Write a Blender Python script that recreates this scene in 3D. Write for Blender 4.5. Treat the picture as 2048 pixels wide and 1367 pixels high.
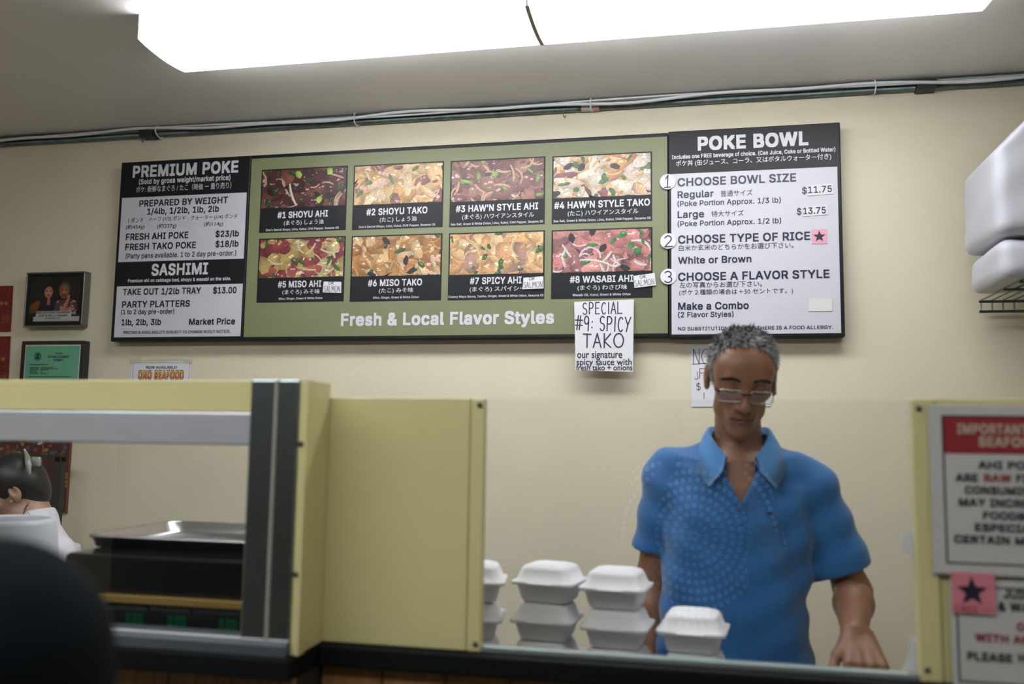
import bpy, bmesh, math, random
import numpy as np
from mathutils import Vector, Matrix

scene = bpy.context.scene
for o in list(bpy.data.objects):
    bpy.data.objects.remove(o)
COL = scene.collection

# ------------------------------------------------------------------ camera
FPX = 1775.0
YAW, PITCH, ROLL = math.radians(11.94), math.radians(5.984), math.radians(0.853)
CAM = np.array([0.0, 0.0, 1.45])
_f = np.array([-math.sin(YAW) * math.cos(PITCH), math.cos(YAW) * math.cos(PITCH), math.sin(PITCH)])
_r0 = np.array([math.cos(YAW), math.sin(YAW), 0.0])
_u0 = np.cross(_r0, _f)
_r = _r0 * math.cos(ROLL) + _u0 * math.sin(ROLL)
_u = -_r0 * math.sin(ROLL) + _u0 * math.cos(ROLL)
cam_data = bpy.data.cameras.new('camera')
cam_data.sensor_width = 36.0
cam_data.lens = FPX * 36.0 / 2048.0
cam_data.clip_start = 0.02
cam_data.dof.use_dof = True
cam_data.dof.focus_distance = 2.98
cam_data.dof.aperture_fstop = 2.1
cam = bpy.data.objects.new('camera', cam_data)
COL.objects.link(cam)
cam.matrix_world = Matrix(((_r[0], _u[0], -_f[0], CAM[0]), (_r[1], _u[1], -_f[1], CAM[1]),
                           (_r[2], _u[2], -_f[2], CAM[2]), (0, 0, 0, 1)))
scene.camera = cam

# ------------------------------------------------------------------ world, lights, exposure
world = bpy.data.worlds.new('world')
scene.world = world
world.use_nodes = True
world.node_tree.nodes['Background'].inputs[0].default_value = (0.9, 0.95, 1.0, 1)
world.node_tree.nodes['Background'].inputs[1].default_value = 0.02
LAMP_MAIN = 12.6        # emission of the diffuser over the counter
LAMP_SHOP = 14.5        # emission of the diffuser over the customers
LAMP_COLOR = (0.93, 0.96, 1.0)
vs = scene.view_settings
scene.display_settings.display_device = 'sRGB'
vs.view_transform = 'Standard'
vs.look = 'None'
vs.gamma = 1.0
vs.use_curve_mapping = False
vs.exposure = 0.0

# ------------------------------------------------------------------ measuring helpers
def ray(px, py):
    return _f + _r * ((px - 1024.0) / FPX) - _u * ((py - 683.5) / FPX)

def at(px, py, Y):
    d = ray(px, py)
    return CAM + d * ((Y - CAM[1]) / d[1])

def atz(px, py, z):
    d = ray(px, py)
    return CAM + d * ((z - CAM[2]) / d[2])

def lin(c):
    return tuple((v / 255 / 12.92) if v / 255 <= 0.04045 else ((v / 255 + 0.055) / 1.055) ** 2.4 for v in c)

Y_WALL = 3.0
Y_GLASS = 1.50
Y_STATION = 1.40
Z_CEIL = float(at(1024, 216, Y_WALL)[2])
Z_LEDGE = 1.085
Z_WORK = 0.90
R = math.radians

# ------------------------------------------------------------------ materials
MATS = {}
def mat(name, color, rough=0.6, metal=0.0, noise=0.0, nscale=20.0, bump=0.0, bscale=200.0, spec=0.5,
        emit=None, estr=0.0, trans=0.0, alpha=1.0, sheen=0.0, stretch=None, sss=0.0, coat=0.0):
    if name in MATS:
        return MATS[name]
    m = bpy.data.materials.new(name)
    m.use_nodes = True
    nt = m.node_tree
    b = nt.nodes['Principled BSDF']
    b.inputs['Base Color'].default_value = (*color, 1)
    b.inputs['Roughness'].default_value = rough
    b.inputs['Metallic'].default_value = metal
    b.inputs['Specular IOR Level'].default_value = spec
    b.inputs['Transmission Weight'].default_value = trans
    b.inputs['Alpha'].default_value = alpha
    b.inputs['Sheen Weight'].default_value = sheen
    b.inputs['Coat Weight'].default_value = coat
    if sss:
        b.inputs['Subsurface Weight'].default_value = sss
        b.inputs['Subsurface Radius'].default_value = (0.012, 0.005, 0.003)
        b.inputs['Subsurface Scale'].default_value = 0.5
    if emit:
        b.inputs['Emission Color'].default_value = (*emit, 1)
        b.inputs['Emission Strength'].default_value = estr
    tc = nt.nodes.new('ShaderNodeTexCoord')
    src = tc.outputs['Object']
    if stretch:
        mp = nt.nodes.new('ShaderNodeMapping')
        mp.inputs['Scale'].default_value = stretch
        nt.links.new(src, mp.inputs['Vector'])
        src = mp.outputs['Vector']
    if noise:
        n = nt.nodes.new('ShaderNodeTexNoise')
        n.inputs['Scale'].default_value = nscale
        n.inputs['Detail'].default_value = 5
        nt.links.new(src, n.inputs['Vector'])
        r = nt.nodes.new('ShaderNodeValToRGB')
        r.color_ramp.elements[0].position = 0.3
        r.color_ramp.elements[1].position = 0.7
        r.color_ramp.elements[0].color = (*[c * (1 - noise) for c in color], 1)
        r.color_ramp.elements[1].color = (*[min(1, c * (1 + noise)) for c in color], 1)
        nt.links.new(n.outputs['Fac'], r.inputs['Fac'])
        nt.links.new(r.outputs['Color'], b.inputs['Base Color'])
    if bump:
        n2 = nt.nodes.new('ShaderNodeTexNoise')
        n2.inputs['Scale'].default_value = bscale
        n2.inputs['Detail'].default_value = 3
        nt.links.new(src, n2.inputs['Vector'])
        bp = nt.nodes.new('ShaderNodeBump')
        bp.inputs['Strength'].default_value = bump
        bp.inputs['Distance'].default_value = 0.002
        nt.links.new(n2.outputs['Fac'], bp.inputs['Height'])
        nt.links.new(bp.outputs['Normal'], b.inputs['Normal'])
    MATS[name] = m
    return m

def attr_mat(name, rough=0.5, noise=0.0, nscale=300.0, spec=0.5):
    if name in MATS:
        return MATS[name]
    m = mat(name, (0.5, 0.5, 0.5), rough, spec=spec)
    nt = m.node_tree
    b = nt.nodes['Principled BSDF']
    a = nt.nodes.new('ShaderNodeVertexColor')
    a.layer_name = 'print'
    out = a.outputs['Color']
    if noise:
        tc = nt.nodes['Texture Coordinate']
        n = nt.nodes.new('ShaderNodeTexNoise')
        n.inputs['Scale'].default_value = nscale
        n.inputs['Detail'].default_value = 4
        nt.links.new(tc.outputs['Object'], n.inputs['Vector'])
        mr = nt.nodes.new('ShaderNodeMapRange')
        mr.inputs['From Min'].default_value = 0.3
        mr.inputs['From Max'].default_value = 0.7
        mr.inputs['To Min'].default_value = 1 - noise
        mr.inputs['To Max'].default_value = 1 + noise
        nt.links.new(n.outputs['Fac'], mr.inputs['Value'])
        vm = nt.nodes.new('ShaderNodeVectorMath')
        vm.operation = 'SCALE'
        nt.links.new(out, vm.inputs[0])
        nt.links.new(mr.outputs['Result'], vm.inputs['Scale'])
        out = vm.outputs['Vector']
    nt.links.new(out, b.inputs['Base Color'])
    return m

def glass_mat(name, tint=(0.985, 0.992, 0.988), ior=1.68):
    m = bpy.data.materials.new(name)
    m.use_nodes = True
    nt = m.node_tree
    nt.nodes.remove(nt.nodes['Principled BSDF'])
    out = nt.nodes['Material Output']
    tr = nt.nodes.new('ShaderNodeBsdfTransparent')
    tr.inputs[0].default_value = (*tint, 1)
    gl = nt.nodes.new('ShaderNodeBsdfGlossy')
    gl.inputs['Roughness'].default_value = 0.0
    fr = nt.nodes.new('ShaderNodeFresnel')
    fr.inputs['IOR'].default_value = ior
    ge = nt.nodes.new('ShaderNodeNewGeometry')
    inv = nt.nodes.new('ShaderNodeMath'); inv.operation = 'SUBTRACT'
    inv.inputs[0].default_value = 1.0
    nt.links.new(ge.outputs['Backfacing'], inv.inputs[1])
    mu = nt.nodes.new('ShaderNodeMath'); mu.operation = 'MULTIPLY'
    nt.links.new(inv.outputs[0], mu.inputs[0]); nt.links.new(fr.outputs[0], mu.inputs[1])
    mx = nt.nodes.new('ShaderNodeMixShader')
    nt.links.new(mu.outputs[0], mx.inputs[0])
    nt.links.new(tr.outputs[0], mx.inputs[1]); nt.links.new(gl.outputs[0], mx.inputs[2])
    nt.links.new(mx.outputs[0], out.inputs[0])
    return m

M_WALL = mat('cream_wall_paint', (0.74, 0.67, 0.505), 0.55, noise=0.03, nscale=3, bump=0.35, bscale=160)
M_CEIL = mat('ceiling_paint', (0.80, 0.78, 0.76), 0.35, noise=0.02, nscale=4)
M_FLOOR = mat('floor_tile_paint', (0.28, 0.25, 0.21), 0.5, noise=0.15, nscale=6)
M_BLACK = mat('black_print', (0.007, 0.009, 0.011), 0.42, spec=0.30)
M_WHITE = mat('white_print', (0.60, 0.59, 0.645), 0.42)
M_TXTW = mat('white_ink', (0.66, 0.65, 0.70), 0.42)
M_TXTB = mat('black_ink', (0.006, 0.008, 0.014), 0.4)
M_NAVY = mat('navy_ink', (0.010, 0.013, 0.045), 0.4)
M_GREEN = mat('olive_print', (0.205, 0.222, 0.112), 0.42, noise=0.03, nscale=10)
M_PAPER = mat('white_paper', (0.74, 0.73, 0.77), 0.7)
M_MARKER = mat('marker_ink', (0.012, 0.014, 0.035), 0.5)
M_CREAM = mat('cream_laminate', (0.62, 0.565, 0.275), 0.38, noise=0.02, nscale=5)
M_ALU = mat('brushed_aluminium', (0.27, 0.31, 0.305), 0.34, metal=1.0, noise=0.06, nscale=30, stretch=(40, 40, 1))
M_ALUH = mat('brushed_aluminium_rail', (0.55, 0.57, 0.60), 0.45, metal=0.6, noise=0.06, nscale=12, stretch=(1, 40, 40))
M_STEEL = mat('stainless_steel', (0.62, 0.62, 0.63), 0.25, metal=1.0, noise=0.04, nscale=20)
M_GALV = mat('galvanised_conduit', (0.16, 0.20, 0.19), 0.45, metal=0.7, noise=0.25, nscale=30)
M_LEDGE = mat('black_laminate', (0.005, 0.006, 0.006), 0.6, spec=0.15)
M_WOOD = mat('wood_veneer', (0.21, 0.115, 0.035), 0.5, noise=0.3, nscale=8, stretch=(14, 14, 1))
M_FOAM = mat('white_foam', (0.78, 0.77, 0.79), 0.75, bump=0.15, bscale=500, sss=0.1)
M_DARKPL = mat('black_plastic', (0.012, 0.013, 0.015), 0.25)
M_GLASS = glass_mat('clear_glass')
M_SCREW = mat('screw_steel', (0.12, 0.12, 0.11), 0.4, metal=1.0)
M_RED = mat('red_paper', (0.17, 0.009, 0.011), 0.45, noise=0.1, nscale=15)
M_GOLD = mat('gold_print', (0.33, 0.15, 0.03), 0.45)
M_PINK = mat('pink_paper', (0.80, 0.38, 0.46), 0.7)
M_CORD = mat('white_cable', (0.70, 0.70, 0.70), 0.5)

# ------------------------------------------------------------------ object helpers
OFF = {}
def put(o, kind=None, label=None, cat=None, group=None):
    if kind: o['kind'] = kind
    if label: o['label'] = label
    if cat: o['category'] = cat
    if group: o['group'] = group
    return o

def thing(name, label, cat, loc, group=None):
    o = bpy.data.objects.new(name, None)
    o.empty_display_size = 0.05
    COL.objects.link(o)
    o.location = loc
    OFF[o.name] = np.array(loc, float)
    return put(o, None, label, cat, group)

def obj(name, vf, m, parent=None, smooth=False, colors=None, loc=None, kind=None):
    """vf = (verts in world coordinates, faces); linked as ONE mesh object."""
    V, Fc = vf
    V = np.asarray(V, float).reshape(-1, 3)
    if parent is not None:
        off = OFF[parent.name]
    elif loc is not None:
        off = np.array(loc, float)
    else:
        lo, hi = V.min(0), V.max(0)
        off = np.array([(lo[0] + hi[0]) / 2, (lo[1] + hi[1]) / 2, lo[2]])
    me = bpy.data.meshes.new(name)
    me.from_pydata((V - off).tolist(), [], [list(f) for f in Fc])
    if colors is not None:
        ca = me.color_attributes.new('print', 'FLOAT_COLOR', 'POINT')
        c = np.ones((len(V), 4), np.float32); c[:, :3] = colors
        ca.data.foreach_set('color', c.ravel())
    me.materials.append(m)
    if smooth:
        me.polygons.foreach_set('use_smooth', [True] * len(me.polygons))
    me.update()
    o = bpy.data.objects.new(name, me)
    COL.objects.link(o)
    if parent is not None:
        o.parent = parent
    else:
        o.location = off
    OFF[o.name] = off
    if kind: o['kind'] = kind
    return o

def cat(*parts):
    V, Fc, n = [], [], 0
    for v, f in parts:
        v = np.asarray(v, float).reshape(-1, 3)
        V.append(v)
        Fc += [[i + n for i in q] for q in f]
        n += len(v)
    return np.concatenate(V), Fc

def box(lo, hi, bev=0.0, seg=2):
    lo = np.minimum(lo, hi).astype(float) if False else np.array(lo, float)
    hi = np.array(hi, float)
    lo, hi = np.minimum(lo, hi), np.maximum(lo, hi)
    if bev <= 0:
        v = [(x, y, z) for z in (lo[2], hi[2]) for y in (lo[1], hi[1]) for x in (lo[0], hi[0])]
        f = [(0, 2, 3, 1), (4, 5, 7, 6), (0, 1, 5, 4), (2, 6, 7, 3), (0, 4, 6, 2), (1, 3, 7, 5)]
        return np.array(v), f
    bm = bmesh.new()
    bmesh.ops.create_cube(bm, size=1.0)
    s, c = hi - lo, (hi + lo) / 2
    for v in bm.verts:
        v.co = Vector((v.co.x * s[0] + c[0], v.co.y * s[1] + c[1], v.co.z * s[2] + c[2]))
    bmesh.ops.bevel(bm, geom=list(bm.edges), offset=min(bev, 0.49 * s.min()), segments=seg, profile=0.5, affect='EDGES')
    bm.verts.index_update()
    out = (np.array([v.co[:] for v in bm.verts]), [[v.index for v in f.verts] for f in bm.faces])
    bm.free()
    return out

def prism(poly, vec):
    """polygon (n,3) swept along vec, closed both ends"""
    p = np.asarray(poly, float); n = len(p)
    V = np.concatenate([p, p + np.asarray(vec, float)])
    Fc = [list(range(n))[::-1], list(range(n, 2 * n))]
    for i in range(n):
        j = (i + 1) % n
        Fc.append([i, j, j + n, i + n])
    return V, Fc

def quadslab(c, t):
    """quad given by four corners (TL,TR,BR,BL) seen from the camera side, thickness t away from it"""
    c = np.asarray(c, float)
    return prism(c[::-1], (0, t, 0))

def tube(path, r, n=10, closed=False):
    P = np.asarray(path, float)
    rr = np.broadcast_to(np.asarray(r, float), (len(P),))
    V, Fc = [], []
    T = np.gradient(P, axis=0) if len(P) > 2 else np.repeat((P[1:] - P[:-1]), 2, 0)
    up = np.array([0.13, 0.21, 0.97])
    for i in range(len(P)):
        t = T[i] / (np.linalg.norm(T[i]) + 1e-12)
        a = np.cross(t, up)
        if np.linalg.norm(a) < 1e-3: a = np.cross(t, [1, 0, 0])
        a /= np.linalg.norm(a); b = np.cross(t, a)
        for k in range(n):
            th = 2 * math.pi * k / n
            V.append(P[i] + rr[i] * (a * math.cos(th) + b * math.sin(th)))
    m = len(P)
    for i in range(m - 1 + (1 if closed else 0)):
        i2 = (i + 1) % m
        for k in range(n):
            k2 = (k + 1) % n
            Fc.append([i * n + k, i * n + k2, i2 * n + k2, i2 * n + k])
    if not closed:
        Fc.append(list(range(n))); Fc.append(list(range((m - 1) * n, m * n))[::-1])
    return np.array(V), Fc

def loft(rings, cap0=True, cap1=True):
    m, n = len(rings), len(rings[0])
    V = np.concatenate([np.asarray(r, float) for r in rings])
    Fc = []
    for i in range(m - 1):
        for k in range(n):
            k2 = (k + 1) % n
            Fc.append([i * n + k, i * n + k2, (i + 1) * n + k2, (i + 1) * n + k])
    if cap0: Fc.append(list(range(n))[::-1])
    if cap1: Fc.append(list(range((m - 1) * n, m * n)))
    return V, Fc

def rsq(cx, cy, z, hx, hy, r, n=4, rot=0.0):
    pts = []
    r = min(r, hx, hy)
    for q, (sx, sy) in enumerate(((1, 1), (-1, 1), (-1, -1), (1, -1))):
        for i in range(n + 1):
            a = (q + i / n) * math.pi / 2
            pts.append((sx * (hx - r) + r * math.cos(a), sy * (hy - r) + r * math.sin(a)))
    p = np.array(pts)
    c, s = math.cos(rot), math.sin(rot)
    return np.stack([cx + p[:, 0] * c - p[:, 1] * s, cy + p[:, 0] * s + p[:, 1] * c, np.full(len(p), z)], 1)

def lathe(c, prof, n=32, axis='z'):
    rings = []
    for r, z in prof:
        a = np.arange(n) * 2 * math.pi / n
        if axis == 'z':
            rings.append(np.stack([c[0] + r * np.cos(a), c[1] + r * np.sin(a), np.full(n, c[2] + z)], 1))
        else:   # axis along -y (towards the customers)
            rings.append(np.stack([c[0] + r * np.cos(a), np.full(n, c[1] - z), c[2] + r * np.sin(a)], 1))
    return loft(rings)

# ------------------------------------------------------------------ lettering
_tc = {}
import os
FONT = None
try:      # the sans-serif face that ships inside Blender itself
    FONT = bpy.data.fonts.load(os.path.join(bpy.utils.system_resource('DATAFILES'), 'fonts', 'Inter.woff2'))
except Exception:
    FONT = None
_tmp = bpy.data.scenes.new('lettering_workbench')      # scratch scene, removed at the end
def _contours(s, font, space):
    """outlines of the lettering as closed polylines"""
    cu = bpy.data.curves.new('t', 'FONT')
    cu.body = s
    cu.size = 1.0
    if font is not None: cu.font = font
    cu.space_character = space
    o = bpy.data.objects.new('t', cu)
    _tmp.collection.objects.link(o)
    vl = _tmp.view_layers[0]
    vl.update()
    dg = vl.depsgraph
    c2 = o.evaluated_get(dg).to_curve(dg)
    out = []
    for sp in c2.splines:
        pts = []
        bp_ = sp.bezier_points
        n = len(bp_)
        for i in range(n):
            p0, p3 = bp_[i], bp_[(i + 1) % n]
            a, b, c, d = (np.array(v[:2]) for v in (p0.co, p0.handle_right, p3.handle_left, p3.co))
            chord = np.linalg.norm(d - a)
            bend = np.linalg.norm(b - (a * 2 + d) / 3) + np.linalg.norm(c - (a + d * 2) / 3)
            k = 1 if bend < .004 else 4
            for q in range(k):
                t = q / k
                pts.append(a * (1 - t) ** 3 + 3 * b * t * (1 - t) ** 2 + 3 * c * t * t * (1 - t) + d * t ** 3)
        clean = [pts[0]]
        for q in pts[1:]:
            if np.linalg.norm(q - clean[-1]) > 1e-4: clean.append(q)
        if np.linalg.norm(clean[0] - clean[-1]) < 1e-4: clean.pop()
        if len(clean) > 2: out.append(np.array(clean))
    o.to_curve_clear()
    bpy.data.objects.remove(o); bpy.data.curves.remove(cu)
    return out
from mathutils.geometry import delaunay_2d_cdt
def text_raw(s, bold=0.0, pen=False):
    key = (s, bold, pen)
    if key in _tc: return _tc[key]
    wide = pen or any(ord(ch) > 0x2fff for ch in s)
    cs = _contours(s, None if wide else FONT, 1.0 if wide else 1.0 + bold * 2.2)
    if cs:
        vs_, es_ = [], []
        for c in cs:
            n = len(vs_); vs_ += [Vector((float(q[0]), float(q[1]))) for q in c]
            es_ += [(n + i, n + (i + 1) % len(c)) for i in range(len(c))]
        rv, _, rf = delaunay_2d_cdt(vs_, es_, [], 0, 1e-6)[:3]
        V = np.array([tuple(q) for q in rv]); tri = np.array([list(f) for f in rf])
        cen = V[tri].mean(1)
        A_ = np.concatenate(cs); B_ = np.concatenate([np.roll(c, -1, 0) for c in cs])
        px_, py_ = cen[:, :1], cen[:, 1:]
        x1_, y1_, x2_, y2_ = A_[:, 0][None], A_[:, 1][None], B_[:, 0][None], B_[:, 1][None]
        side = (x2_ - x1_) * (py_ - y1_) - (px_ - x1_) * (y2_ - y1_)
        wn = ((y1_ <= py_) & (y2_ > py_) & (side > 0)).sum(1) - ((y1_ > py_) & (y2_ <= py_) & (side < 0)).sum(1)
        Fc = tri[wn != 0].tolist()
        V = np.array(V).reshape(-1, 2)
        if bold > 0:
            b = bold * 1.0
            sh = [(b, b), (-b, b), (b, -b), (-b, -b), (0, 0)]
            n = len(V)
            Fc = [[i + k * n for i in t] for k in range(len(sh)) for t in Fc]
            V = np.concatenate([np.concatenate([V + np.array(q), np.full((n, 1), k)], 1) for k, q in enumerate(sh)])
        else:
            V = np.concatenate([V, np.zeros((len(V), 1))], 1)
        _tc[key] = (V, Fc)
        return V, Fc
    return np.zeros((0, 3)), []

CAPH = None
def text(s, L, Rr, hpx, Y, parent, m, bold=0.02, full=False, level=True, name='lettering', eps=0.0006, pen=False):
    """lettering of the word(s) s on the plane y=Y from pixel L (left end of the base line) to Rr, capital height hpx pixels"""
    global CAPH
    if CAPH is None:
        CAPH = text_raw('H', 0.0)[0][:, 1].max()
    V, Fc = text_raw(s, bold, pen)
    if len(V) == 0: return None
    A, B = at(*L, Y), at(*Rr, Y)
    if level:
        A[2] = B[2] = (A[2] + B[2]) / 2
    hm = np.linalg.norm(at(L[0], L[1] - hpx, Y) - at(*L, Y))
    u = (B - A); w = np.linalg.norm(u); u /= w
    n = np.array([0, -1.0, 0]); up = np.cross(n, -u); up = np.cross(u, np.array([0, 1.0, 0])) * -1
    if up[2] < 0: up = -up
    x0, x1 = V[:, 0].min(), V[:, 0].max()
    sx = w / (x1 - x0)
    if full:
        y0, y1 = V[:, 1].min(), V[:, 1].max()
        sy = hm / (y1 - y0); yb = y0
    else:
        sy = hm / CAPH; yb = 0.0
    P = A + np.outer((V[:, 0] - x0) * sx, u) + np.outer((V[:, 1] - yb) * sy, up) + n * eps + np.outer(V[:, 2] * 4e-5, n)
    return obj(name, (P, Fc), m, parent)

# hand-lettered strokes: polylines in a unit box
def arc(cx, cy, rx, ry, a0, a1, n=9):
    return [(cx + rx * math.cos(R(a0 + (a1 - a0) * i / (n - 1))), cy + ry * math.sin(R(a0 + (a1 - a0) * i / (n - 1)))) for i in range(n)]
STROKES = {
 'S': [arc(.5, .75, .4, .25, 40, 270) + arc(.5, .25, .4, .25, 90, -150)[1:]],
 'P': [[(.1, 0), (.1, 1)], [(.1, 1)] + arc(.45, .74, .45, .26, 90, -90) + [(.1, .48)]],
 'E': [[(.9, 1), (.12, 1), (.1, 0), (.9, 0)], [(.1, .5), (.75, .5)]],
 'C': [arc(.55, .5, .45, .5, 50, 310, 14)],
 'I': [[(.5, 0), (.5, 1)]],
 'A': [[(0, 0), (.5, 1), (1, 0)], [(.2, .36), (.8, .36)]],
 'L': [[(.1, 1), (.1, 0), (.95, 0.02)]],
 '#': [[(.25, 0), (.38, 1)], [(.6, 0), (.73, 1)], [(0, .32), (1, .32)], [(0, .68), (1, .68)]],
 '9': [arc(.45, .7, .38, .28, 20, 380, 14) + [(.85, .5), (.82, -.05)]],
 ':': [[(.5, .22), (.52, .26)], [(.5, .62), (.52, .66)]],
 'Y': [[(0, 1), (.5, .45), (1, 1)], [(.5, .45), (.3, 0)]],
 'T': [[(0, 1), (1, .97)], [(.5, 1), (.5, 0)]],
 'K': [[(.1, 0), (.1, 1)], [(.9, 1), (.1, .45), (.95, 0)]],
 'O': [arc(.5, .5, .48, .5, 90, 450, 18)],
 'R': [[(.1, 0), (.1, 1)], [(.1, 1)] + arc(.45, .75, .4, .25, 90, -90) + [(.1, .5), (.9, 0)]],
 'M': [[(0, 0), (.12, 1), (.5, .35), (.88, 1), (1, 0)]],
 'N': [[(.05, 0), (.05, 1), (.95, 0), (.95, 1)]],
 'F': [[(.1, 0), (.12, 1), (.95, 1)], [(.1, .55), (.7, .55)]],
 'J': [[(.7, 1), (.72, .25)] + arc(.42, .22, .3, .22, 0, -160)],
 '$': [arc(.5, .72, .38, .2, 40, 270) + arc(.5, .28, .38, .24, 90, -150)[1:], [(.5, -.1), (.5, 1.1)]],
 '1': [[(.25, .72), (.6, 1), (.55, 0)], [(.1, 0), (1.0, .02)]],
 '2': [arc(.45, .72, .4, .28, 160, -30) + [(.05, 0), (1, .04)]],
 '3': [arc(.42, .75, .4, .25, 150, -80) + arc(.42, .26, .46, .27, 80, -150)],
 '-': [[(0, .5), (1, .55)]],
}
def ribbon(pts, w, zc):
    """flat pen stroke: 2-D polyline -> quads with square joints"""
    V, Fc = [], []
    P = np.asarray(pts, float)
    for i in range(len(P) - 1):
        d = P[i + 1] - P[i]; L = np.linalg.norm(d)
        if L < 1e-9: continue
        d /= L; nrm = np.array([-d[1], d[0]]) * w / 2; e = d * w * 0.45
        n = len(V)
        V += [P[i] - e + nrm, P[i] - e - nrm, P[i + 1] + e - nrm, P[i + 1] + e + nrm]
        Fc.append([n, n + 1, n + 2, n + 3])
    return V, Fc

def hand_text(s, L, Rr, hpx, Y, parent, m, wpx, name='handwriting', eps=0.0008, widths=None, jit=0.03, seed=1):
    rnd = random.Random(seed)
    A, B = at(*L, Y), at(*Rr, Y)
    hm = np.linalg.norm(at(L[0], L[1] - hpx, Y) - at(*L, Y))
    u = B - A; w = np.linalg.norm(u); u /= w
    up = np.array([-u[2], 0, u[0]])
    pen = wpx * hm / hpx
    wd = [0.35 if c in 'I:' else (0.5 if c == ' ' else (1.15 if c in 'M#O' else 0.9)) for c in s]
    gap = 0.28
    tot = sum(wd) + gap * (len(s) - 1)
    sx = w / tot
    V2, F2, x = [], [], 0.0
    for c, cw in zip(s, wd):
        dy = rnd.uniform(-jit, jit)
        for st in STROKES.get(c, []):
            pts = [((x + px_ * cw) * sx, (py_ + dy) * hm) for px_, py_ in st]
            v, f = ribbon(pts, pen, 0)
            F2 += [[i + len(V2) for i in q] for q in f]; V2 += v
        x += cw + gap
    V2 = np.array(V2)
    k = np.arange(len(V2)) // 4 % 7
    P = A + np.outer(V2[:, 0], u) + np.outer(V2[:, 1], up) + np.outer(1 + k * 0.05, [0, -eps, 0])
    return obj(name, (P, F2), m, parent)

# ================================================================== THE SETTING
X0, X1, Y0 = -3.6, 2.3, -2.2
def wall(name, lo, hi, m):
    o = obj(name, box(lo, hi), m); o['kind'] = 'structure'; return o
wall('floor', (X0, Y0, -0.1), (X1, Y_WALL, 0.0), M_FLOOR)
wall('ceiling', (X0, Y0, Z_CEIL), (X1, Y_WALL, Z_CEIL + 0.1), M_CEIL)
wall('wall_back', (X0 - 0.1, Y_WALL, -0.1), (X1 + 0.1, Y_WALL + 0.1, Z_CEIL + 0.1), M_WALL)
wall('wall_left', (X0 - 0.1, Y0, -0.1), (X0, Y_WALL, Z_CEIL + 0.1), M_WALL)
wall('wall_right', (X1, Y0, -0.1), (X1 + 0.1, Y_WALL, Z_CEIL + 0.1), M_WALL)
wall('wall_front', (X0 - 0.1, Y0 - 0.1, -0.1), (X1 + 0.1, Y0, Z_CEIL + 0.1), mat('dark_shop_front', (0.035, 0.032, 0.03), 0.6, noise=.1, nscale=3))

# ------------------------------------------------------------------ ceiling lights (diffusers really give the light)
def emit_mat(name, strength):
    m = bpy.data.materials.new(name); m.use_nodes = True
    b = m.node_tree.nodes['Principled BSDF']
    b.inputs['Base Color'].default_value = (0.8, 0.8, 0.8, 1)
    b.inputs['Emission Color'].default_value = (*LAMP_COLOR, 1)
    b.inputs['Emission Strength'].default_value = strength
    return m
M_LWHITE = mat('lamp_white_metal', (0.8, 0.8, 0.8), 0.4)
def ceiling_light(label, xa, xb, xs, ya, yb, strength):
    """wraparound fixture between xa and xb, lens joint at xs, near edge ya, far edge yb"""
    t = thing('ceiling_light', label, 'light', ((xa + xb) / 2, (ya + yb) / 2, Z_CEIL))
    zt = Z_CEIL
    obj('housing', box((xa + .01, ya + .05, zt - .035), (xb - .01, yb - .05, zt), .003), M_LWHITE, t)
    prof = []
    w = yb - ya
    zs = zt - 0.035
    prof = [(ya, zs), (ya, zs - .038)]
    for i in range(1, 10):
        a = i / 10
        prof.append((ya + w * a, zs - .038 - .010 * math.sin(math.pi * a) ** .8))
    prof += [(yb, zs - .038), (yb, zs)]
    m = emit_mat('diffuser_glow', strength)
    for a, b in ((xa, xs - .003), (xs + .003, xb)):
        obj('diffuser', prism([(a, y, z) for y, z in prof], (b - a, 0, 0)), m, t)
    strap = [(xs - .006, y, z - .002) for y, z in prof]
    strap2 = [(xs - .006, y + (0.004 if y < (ya + yb) / 2 else -.004), z + .004) for y, z in prof]
    obj('lens_joint', prism([(x, y, z) for x, y, z in strap], (.012, 0, 0)), mat('joint_metal', (.30, .29, .27), .4, .5), t)
    for a, b in ((xa - .003, xa), (xb, xb + .003)):
        obj('end_cap', prism([(a, y, z) for y, z in prof] + [(a, yb, zt), (a, ya, zt)], (b - a, 0, 0)), M_LWHITE, t)
    return t
zl = Z_CEIL - 0.075
fa, fb = atz(372, 147, zl), atz(1965, 21, zl)
y_far = (fa[1] + fb[1]) / 2
y_near = atz(268, 80, zl)[1]
ceiling_light('long glowing white wraparound fluorescent ceiling light above the menu board', fa[0], fb[0], atz(1086, 93, zl)[0], y_near, y_far, LAMP_MAIN)
ceiling_light('fluorescent ceiling light over the customers on the left, outside the picture', -2.5, -0.1, -1.3, 0.2, 0.45, LAMP_SHOP)
ceiling_light('added ceiling light on the right, outside the picture, brightening the window side panel', 0.5, 2.0, 1.25, 0.2, 0.45, LAMP_SHOP * .38)  # unseen fixture added to light the side panel from the right

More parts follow.
